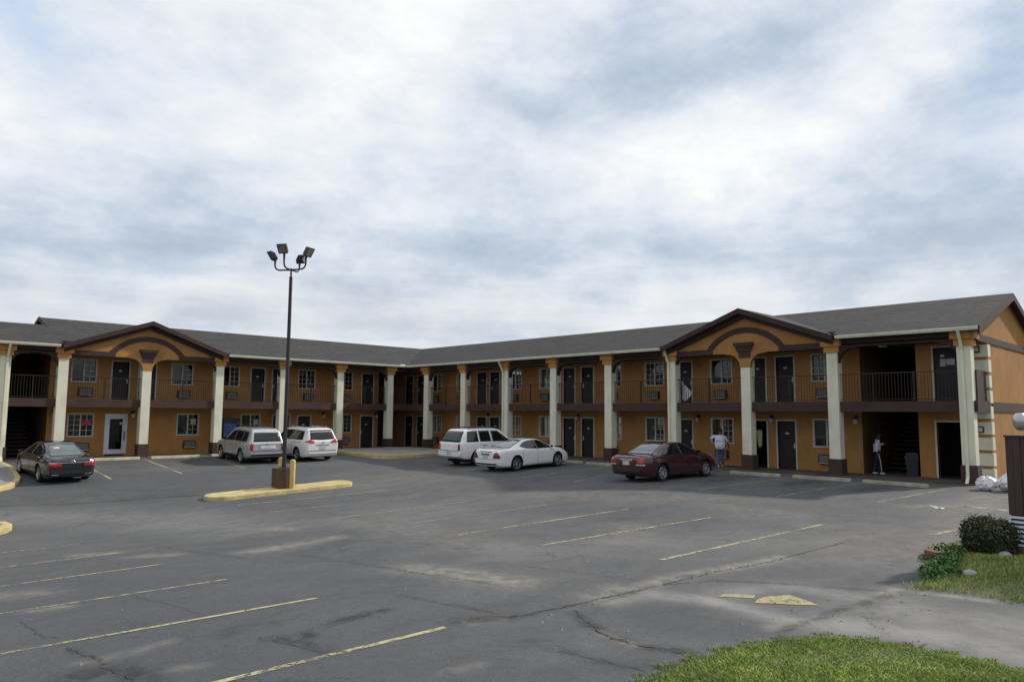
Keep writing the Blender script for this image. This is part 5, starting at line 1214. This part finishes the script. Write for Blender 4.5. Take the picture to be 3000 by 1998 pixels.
# pale pack on the back
mb = MB()
def rbox(c, sx, sy, sz, n=3):
    ring = []
    for i in range(20):
        a = 2*PI*i/20; ring.append((abs(math.cos(a))**.5*math.copysign(sy, math.cos(a)), abs(math.sin(a))**.5*math.copysign(sz, math.sin(a))))
    layers = [(-sx, .80), (-sx*.6, 1), (sx*.6, 1), (sx, .86)]; vs = []
    for dx, q in layers: vs += [(c[0]+dx, c[1]+y*q, c[2]+z*q) for y, z in ring]
    fs = [(l*20+i, l*20+(i+1) % 20, (l+1)*20+(i+1) % 20, (l+1)*20+i) for l in range(3) for i in range(20)]+[tuple(range(20)), tuple(range(60, 80))]
    mb.add(vs, fs)
rbox((-.17, .03, 1.16), .09, .22, .33); rbox((-.25, .03, 1.04), .05, .17, .14)
pk = mb.build('backpack', 'jacket', smooth=50); pk.location = (31.25, 18.0, WZ); pk.rotation_euler = (0, 0, math.radians(35)); tag(pk, 'large pale pack on the back of the person in blue jeans', 'backpack')
mb = MB(); mb.tube([(-.275, -.14, 1.20), (-.285, .03, 1.185), (-.275, .20, 1.20)], .012, 8); mb.build('strap', 'dark_trousers', pk)
P2 = dict(pelvis=(0, 0, .93), waist=(.0, 0, 1.08), chest=(.02, 0, 1.32), neck=(.06, 0, 1.49), head=(.11, 0, 1.62),
    lsh=(.02, .18, 1.40), lel=(.16, .24, 1.20), lwr=(.36, .16, 1.26), rsh=(.02, -.18, 1.40), rel=(-.10, -.24, 1.14), rwr=(-.08, -.24, .90),
    lhip=(0, .09, .88), lkn=(.02, .09, .49), lan=(-.12, .09, .085), rhip=(0, -.09, .88), rkn=(.08, -.09, .49), ran=(.10, -.10, .085))
t, trs = person('person in white jacket and dark side-striped trousers standing in the right alcove', (32.75, 11.55, WZ), math.radians(-52), P2, {'m': 'jacket'}, 'dark_trousers')
mb = MB(); mb.tube([(.0, -.205, .86), (.03, -.20, .70), (.075, -.182, .50), (.09, -.172, .30), (.10, -.168, .12)], .013, 6); mb.build('side_stripe', 'jacket', trs)
# things standing about
bn = thing('waste_bin', 'blue grey lidded bin beside the wall inside the right alcove', 'bin', (33.1, 10.25, WZ))
mb = MB(); mb.hexa([(-.20, -.20, 0), (.20, -.20, 0), (.20, .20, 0), (-.20, .20, 0), (-.25, -.25, .72), (.25, -.25, .72), (.25, .25, .72), (-.25, .25, .72)]); mb.build('bin_body', 'bin', bn)
mb = MB(); mb.hexa([(-.27, -.27, .725), (.27, -.27, .725), (.27, .27, .725), (-.27, .27, .725), (-.2, -.2, .93), (.2, -.2, .93), (.2, .2, .93), (-.2, .2, .93)]); mb.box(-.28, -.235, -.13, .13, .76, .88); mb.build('bin_lid', 'bin', bn)
vm = thing('vending_machine', 'dark vending machine with a blue picture front behind the silver SUV', 'vending machine', (18.75, 43.45, WZ))
mb = MB(); mb.box(-.50, .50, -.40, .40, 0, 2.02); mb.build('cabinet', 'vend_dark', vm)
mb = MB(); mb.box(-.46, .26, -.425, -.401, .95, 1.72); mb.build('picture_panel', 'vend_blue', vm)
mb = MB(); mb.box(-.46, .26, -.425, -.401, .30, .94); mb.build('lower_panel', 'vend_pale', vm)
mb = MB(); mb.box(.30, .46, -.42, -.401, .9, 1.7); mb.build('coin_panel', 'plastic', vm)
mb = MB()
for z in (1.45, 1.72): lathe(mb, [(0, 0), (.05, 0), (.05, -.02), (0, -.02)], 12, 'y', (.38, -.42, z))
mb.build('push_button', 'red_sign', vm)
# cloth in the open doorway and on the balcony
mb = MB(); vs = []; 
for i in range(9):
    for j in range(9): u, v = i/8, j/8; vs.append((.05*math.sin(u*9)+.02*math.sin(v*5), -.16+.32*u*(1-.35*v), .90-.85*v*(1-.25*abs(u-.5))))
mb.add(vs, [(i*9+j, (i+1)*9+j, (i+1)*9+j+1, i*9+j+1) for i in range(8) for j in range(8)])
o = mb.build('hanging_cloth', 'cloth_yellow', smooth='all'); o.modifiers.new('t', 'SOLIDIFY').thickness = .02; o.location = (32.95, 16.92, .88); tag(o, 'pale yellow cloth hanging inside the open ground floor doorway', 'cloth')
mb = MB(); vs = []
for i in range(9):
    for j in range(9): u, v = i/8, j/8; w = .5-abs(v-.55)*.8; vs.append((.05*math.sin(u*7+v*3), .30-.62*u*max(.12, w*2), 1.0-.95*v+.05*math.sin(u*5)))
mb.add(vs, [(i*9+j, (i+1)*9+j, (i+1)*9+j+1, i*9+j+1) for i in range(8) for j in range(8)])
o = mb.build('white_sheet', 'cloth_white', smooth='all'); o.modifiers.new('t', 'SOLIDIFY').thickness = .02; o.location = (31.4, 19.85, 3.08); tag(o, 'white sheet bunched behind the upper railing by the left column of the right gable', 'sheet')
# rubbish bags
def bag(x, y, r, h, label, seed):
    rnd = random.Random(seed); ph = [rnd.uniform(0, 6) for _ in range(9)]; mb = MB(); vs = []; n, mm = 36, 72
    for i in range(n+1):
        t = PI*i/n
        for k in range(mm):
            a = 2*PI*k/mm; q = 1+.11*math.sin(2*a+ph[5]+1.5*t)+.10*math.sin(3*a+ph[0]+2*t)+.07*math.sin(5*a+ph[1]-3*t)+.05*math.sin(9*a+ph[2]+5*t)+.035*math.sin(14*a+ph[3]-7*t)+.025*math.sin(21*a+ph[6]+11*t)+.04*math.sin(11*t+ph[7]+3*a)
            z = h*.5*(1+math.cos(t)) if math.cos(t) > 0 else h*.5*(1+math.cos(t)*.98)
            rr = r*math.sin(t)**.62*q*(1-.20*max(0, math.cos(t)))
            vs.append((rr*math.cos(a)*1.1, rr*math.sin(a), max(0, z*(1+.05*math.sin(4*a+ph[4])))))
    mb.add(vs, [(i*mm+k, i*mm+(k+1) % mm, (i+1)*mm+(k+1) % mm, (i+1)*mm+k) for i in range(n) for k in range(mm)])
    o = mb.build('rubbish_bag', 'bag_plastic', smooth='all'); o.location = (x, y, zt(x, y)); o.rotation_euler = (0, 0, rnd.random()*6); tag(o, label, 'rubbish bag', 'rubbish bags at the motel corner')
    mb = MB(); mb.tube([(0, 0, h*.88), (.02, .01, h*.97), (.05, .02, h*1.01), (.10, .0, h*.98)], [.04, .02, .03, .01], 8); mb.build('tied_neck', 'bag_plastic', o, smooth='all')
bag(28.95, 6.75, .29, .46, 'smaller white rubbish bag lying at the foot of the end column', 3); bag(29.1, 6.08, .33, .58, 'larger white rubbish bag, nearer the brown sign', 11)
# sign at the right edge
sg = thing('roadside_sign', 'brown boarded sign base with striped skirt and brick footing at the right edge', 'sign', (15.3, 3.25, 0))
mb = MB()
for k in range(22): y = -.11*k; mb.box(.0 if k % 2 else .012, .5, y-.105, y, .77, 2.11)
mb.build('board_panel', 'sign_board', sg)
mb = MB(); mb.box(-.02, .52, -2.44, .02, 2.11, 2.14); mb.build('cap_board', 'sign_board', sg)
mb = MB()
mb.box(.02, .48, -2.40, -.02, .22, .765); mb.build('skirt', 'stripe_dark', sg)
mb = MB()
for k in range(7): mb.box(.0, .5, -2.42, .0, .24+k*.078, .24+k*.078+.038)
mb.build('skirt_stripes', 'stripe_white', sg)
mb = MB(); mb.box(-.08, .58, -2.5, .06, -.05, .22); mb.build('footing', 'brick', sg)
fl = thing('floodlight', 'small silver floodlight on a post above the brown sign', 'floodlight', (15.45, 3.0, 2.14))
mb = MB(); mb.tube([(0, -.16, 0), (0, -.16, .18), (0, -.02, .19)], .018, 8); mb.build('bracket', 'pole', fl)
mb = MB(); lathe(mb, [(0, .17), (.06, .165), (.105, .11), (.115, .02), (.10, -.08), (.06, -.13), (0, -.14)], 20, 'z', (0, .03, .22)); mb.build('lamp_head', 'rim', fl, smooth='all')
# ------------------------------------------------------------------ plants
def inside(x, y, poly):
    c = False; n = len(poly); j = n-1
    for i in range(n):
        xi, yi = poly[i]; xj, yj = poly[j]
        if (yi > y) != (yj > y) and x < (xj-xi)*(y-yi)/(yj-yi)+xi: c = not c
        j = i
    return c
def edge_dist(x, y, poly): return segd(x, y, list(poly)+[poly[0]])
def lawn(poly, hmax, name):
    x0, x1 = min(p[0] for p in poly), max(p[0] for p in poly); y0, y1 = min(p[1] for p in poly), max(p[1] for p in poly)
    def hz(x, y): d = edge_dist(x, y, poly); return zt(x, y)-.03+min(hmax, d*.22)+.012*math.sin(x*5.1+y*3)*min(1, d*3)
    mb = MB(); st = .1 if x1-x0 < 12 else .2; nx, ny = int((x1-x0)/st)+1, int((y1-y0)/st)+1; ids = {}; vs = []; fs = []
    P = dens(poly, .15)
    for j in range(ny+1):
        for i in range(nx+1):
            x, y = x0+i*st, y0+j*st
            if inside(x, y, poly) and edge_dist(x, y, poly) > .02: ids[(i, j)] = len(vs); vs.append((x, y, hz(x, y)))
    for (i, j) in list(ids):
        f = [ids.get(q) for q in ((i, j), (i+1, j), (i+1, j+1), (i, j+1))]
        if all(q is not None for q in f): fs.append(tuple(f))
    mb.add(vs, fs); o = mb.build(name, 'soil', recalc=False, smooth='all'); struct(o)
    return hz
def blades(poly, hz, n, hmin, hmax, region, name, mats, dry=.12, clump=None):
    V = []; Fc = []; MI = []; rnd = random.Random(5); xa, xb, ya, yb = region; cnt = 0; tries = 0
    while cnt < n and tries < n*8:
        tries += 1
        x, y = rnd.uniform(xa, xb), rnd.uniform(ya, yb)
        jx, jy = .07*math.sin(y*17+x*5)+.05*math.sin(y*41)+rnd.gauss(0, .03), .07*math.sin(x*15+y*4)+.05*math.sin(x*37)+rnd.gauss(0, .03)
        if not inside(x+jx, y+jy, poly): continue
        d = edge_dist(x, y, poly)
        dens_ = .55+.45*math.sin(x*2.3+1.3*math.sin(y*1.9))*math.sin(y*2.7+x*.8)
        if rnd.random() > .35+.65*dens_ or (d < .12 and rnd.random() < .5): continue
        h = rnd.uniform(hmin, hmax)*(.6+.7*dens_); a = rnd.random()*2*PI; w = .0035+.004*rnd.random()
        lx, ly = rnd.gauss(0, .55)*h, rnd.gauss(0, .55)*h; z = max(hz(x, y), zt(x, y))-.005; dx, dy = math.cos(a)*w, math.sin(a)*w
        o = len(V); V += [(x-dx, y-dy, z), (x+dx, y+dy, z), (x+dx*.7+lx*.4, y+dy*.7+ly*.4, z+h*.6), (x-dx*.7+lx*.4, y-dy*.7+ly*.4, z+h*.6), (x+lx, y+ly, z+h*.92)]
        mi = 1 if rnd.random() < .25+.3*(1-dens_) else 0
        if rnd.random() < dry: mi = 2
        Fc += [(o, o+1, o+2, o+3), (o+3, o+2, o+4)]; MI += [mi, mi]; cnt += 1
    mb = MB(); mb.v, mb.f, mb.mi = V, Fc, MI
    o = mb.build(name, mats, recalc=False); struct(o, 'stuff'); return o
mat('weed', (.055, .125, .032), .7, .4, 4, spec=.3)
mat('weed_light', (.10, .19, .05), .7, .4, 4, spec=.3)
mat('grass_dry', (.26, .23, .10), .9, .3, 5, spec=.2)
LAWN1 = [(5.2, 4.35), (5.75, 4.25), (6.25, 4.28), (6.75, 4.2), (7.3, 4.15), (7.9, 4.02), (8.4, 3.72), (8.68, 3.38), (8.80, 2.7), (8.86, 1.8), (8.9, .8), (8.9, -1.5), (8.0, -4), (3.5, -4), (3.0, 1.5), (3.6, 3.6)]
LAWN2 = [(11.55, 3.76), (12.0, 3.86), (12.9, 3.95), (13.9, 4.15), (14.5, 4.45), (16.5, 4.5), (19, 3.8), (20.5, 1), (20, -5), (13, -5), (11.9, -1), (11.75, 1.2), (11.75, 2.3), (11.8, 3.1)]
h1 = lawn(LAWN1, .10, 'lawn_soil'); h2 = lawn(LAWN2, .14, 'lawn_soil')
blades(LAWN1, h1, 95000, .016, .046, (4.6, 8.95, 1.2, 4.4), 'grass', ['grass', 'grass_dark', 'grass_dry'], .08)
blades(LAWN2, h2, 42000, .025, .075, (11.5, 17.5, -.2, 4.5), 'grass', ['grass', 'grass_dark', 'grass_dry'], .22)
def leaf_cloud(mb, c, r, n, ls, seed, power=3.0, mi_top=True, shell=.75):
    rnd = random.Random(seed)
    lumps = [(Vector((rnd.gauss(0, 1), rnd.gauss(0, 1), rnd.gauss(0, 1))).normalized(), rnd.uniform(-.10, .13)) for _ in range(34)]
    for i in range(n):
        d = Vector((rnd.gauss(0, 1), rnd.gauss(0, 1), rnd.gauss(0, 1))).normalized()
        sq = (abs(d.x)**power+abs(d.y)**power+abs(d.z)**power)**(-1/power)
        lum = sum(a*max(0, d.dot(l)-.75)*4 for l, a in lumps)
        q = sq*(1+lum)*(shell+(1-shell)*rnd.random()**.5)*(1+.09*max(0, rnd.gauss(0, 1)))
        p = Vector((c[0]+d.x*r[0]*q, c[1]+d.y*r[1]*q, c[2]+d.z*r[2]*q))
        if p.z < .06: p.z = .06+rnd.random()*.1
        a = Vector((rnd.gauss(0, 1), rnd.gauss(0, 1), rnd.gauss(0, 1)+.5)).normalized(); b = a.orthogonal().normalized(); s = ls*rnd.uniform(.6, 1.3)
        t = a.cross(b)
        tip = 1 if (mi_top and rnd.random() < (.06+.42*max(0, d.z)**1.5)) else 0
        mb.add([p-t*s*.32, p+b*s*.5, p+t*s*.32, p-b*s*.5], [(0, 1, 2, 3)], tip)
bz = h2(15.06, 3.5)*.3
bush = thing('clipped_bush', 'rounded dark green clipped bush beside the striped sign base', 'bush', (15.06, 3.50, bz-.03))
mb = MB(); leaf_cloud(mb, (0, 0, .34), (.355, .355, .315), 14000, .042, 4, 3.0); rnd = random.Random(31)
for k in range(150):
    d = Vector((rnd.gauss(0, 1), rnd.gauss(0, 1), abs(rnd.gauss(.5, .8)))).normalized(); base = Vector((d.x*.36, d.y*.36, .34+d.z*.30)); L = rnd.uniform(.04, .13)
    up_ = (d+Vector((rnd.gauss(0, .3), rnd.gauss(0, .3), .6))).normalized()
    for q in range(7):
        p = base+up_*L*q/5; a = Vector((rnd.gauss(0, 1), rnd.gauss(0, 1), rnd.gauss(0, 1))).normalized(); b = (up_+a*.8).normalized(); t = a.cross(b).normalized(); s_q = rnd.uniform(.022, .04)
        mb.add([p-t*s_q*.3, p+b*s_q*.6, p+t*s_q*.3, p-b*s_q*.4], [(0, 1, 2, 3)], 1 if rnd.random() < .5 else 0)
mb.build('crown', ['leaf', 'leaf_tip'], bush, recalc=False)
mb = MB()
rnd = random.Random(9)
for k in range(14):
    a = rnd.random()*2*PI; e = Vector((math.cos(a)*rnd.uniform(.08, .28), math.sin(a)*rnd.uniform(.08, .28), rnd.uniform(.3, .58)))
    mb.tube([(math.cos(a)*.04, math.sin(a)*.04, -.02), e*.5+Vector((0, 0, .02)), e], [.022, .013, .005], 6)
mb.build('stems', 'wood', bush)
# low leafy ground cover along the lawn edge
mb = MB(); rnd = random.Random(2)
for k in range(34):
    u = rnd.random(); x, y = 12.5+2.6*u+rnd.gauss(0, .14), 3.66+.35*u+rnd.gauss(0, .16)
    if not inside(x, y, LAWN2): continue
    z = h2(x, y); n = 90; rr = rnd.uniform(.14, .28)
    for i in range(n):
        d = Vector((rnd.gauss(0, 1), rnd.gauss(0, 1), abs(rnd.gauss(0, .8)))).normalized(); p = Vector((x, y, z))+Vector((d.x*rr, d.y*rr, d.z*rr*.62))*rnd.uniform(.6, 1.05)
        a = (d+Vector((rnd.gauss(0, .6), rnd.gauss(0, .6), rnd.gauss(0, .6)))).normalized(); b = a.orthogonal().normalized(); t = a.cross(b); s = rnd.uniform(.035, .065)
        mb.add([p-t*s*.4, p+b*s*.6, p+t*s*.4, p-b*s*.6], [(0, 1, 2, 3)], 1 if rnd.random() < .35 else 0)
struct(mb.build('ground_cover', ['weed', 'weed_light'], recalc=False), 'stuff')
def rock(x, y, r, label, nm='stone', m='stone', z=0):
    mb = MB(); rnd = random.Random(int(x*100)); vs = []; n = 8
    for i in range(n+1):
        t = PI*i/n
        for k in range(12):
            a = 2*PI*k/12; q = 1+.25*(rnd.random()-.5); vs.append((r*1.2*math.sin(t)*math.cos(a)*q, r*math.sin(t)*math.sin(a)*q, r*.7*math.cos(t)*q))
    mb.add(vs, [(i*12+k, i*12+(k+1) % 12, (i+1)*12+(k+1) % 12, (i+1)*12+k) for i in range(n) for k in range(12)])
    o = mb.build(nm, m, smooth='all'); o.location = (x, y, z+r*.35); tag(o, label, 'stone')
rock(12.75, 3.25, .085, 'pale stone lying in the grass in front of the bush', z=h2(12.75, 3.25))
rock(14.75, 3.22, .10, 'pale stone at the foot of the bush beside the brick footing', z=h2(14.75, 3.22))
mb = MB(); mb.box(-.15, .15, -.06, .06, 0, .10); mb.box(-.12, .16, -.055, .065, .1, .17); o = mb.build('edging_bricks', 'brick'); o.location = (14.15, 4.12, h2(14.15, 4.05)-.02); o.rotation_euler = (0, 0, 1.0); tag(o, 'small heap of red edging bricks at the left foot of the bush', 'bricks')
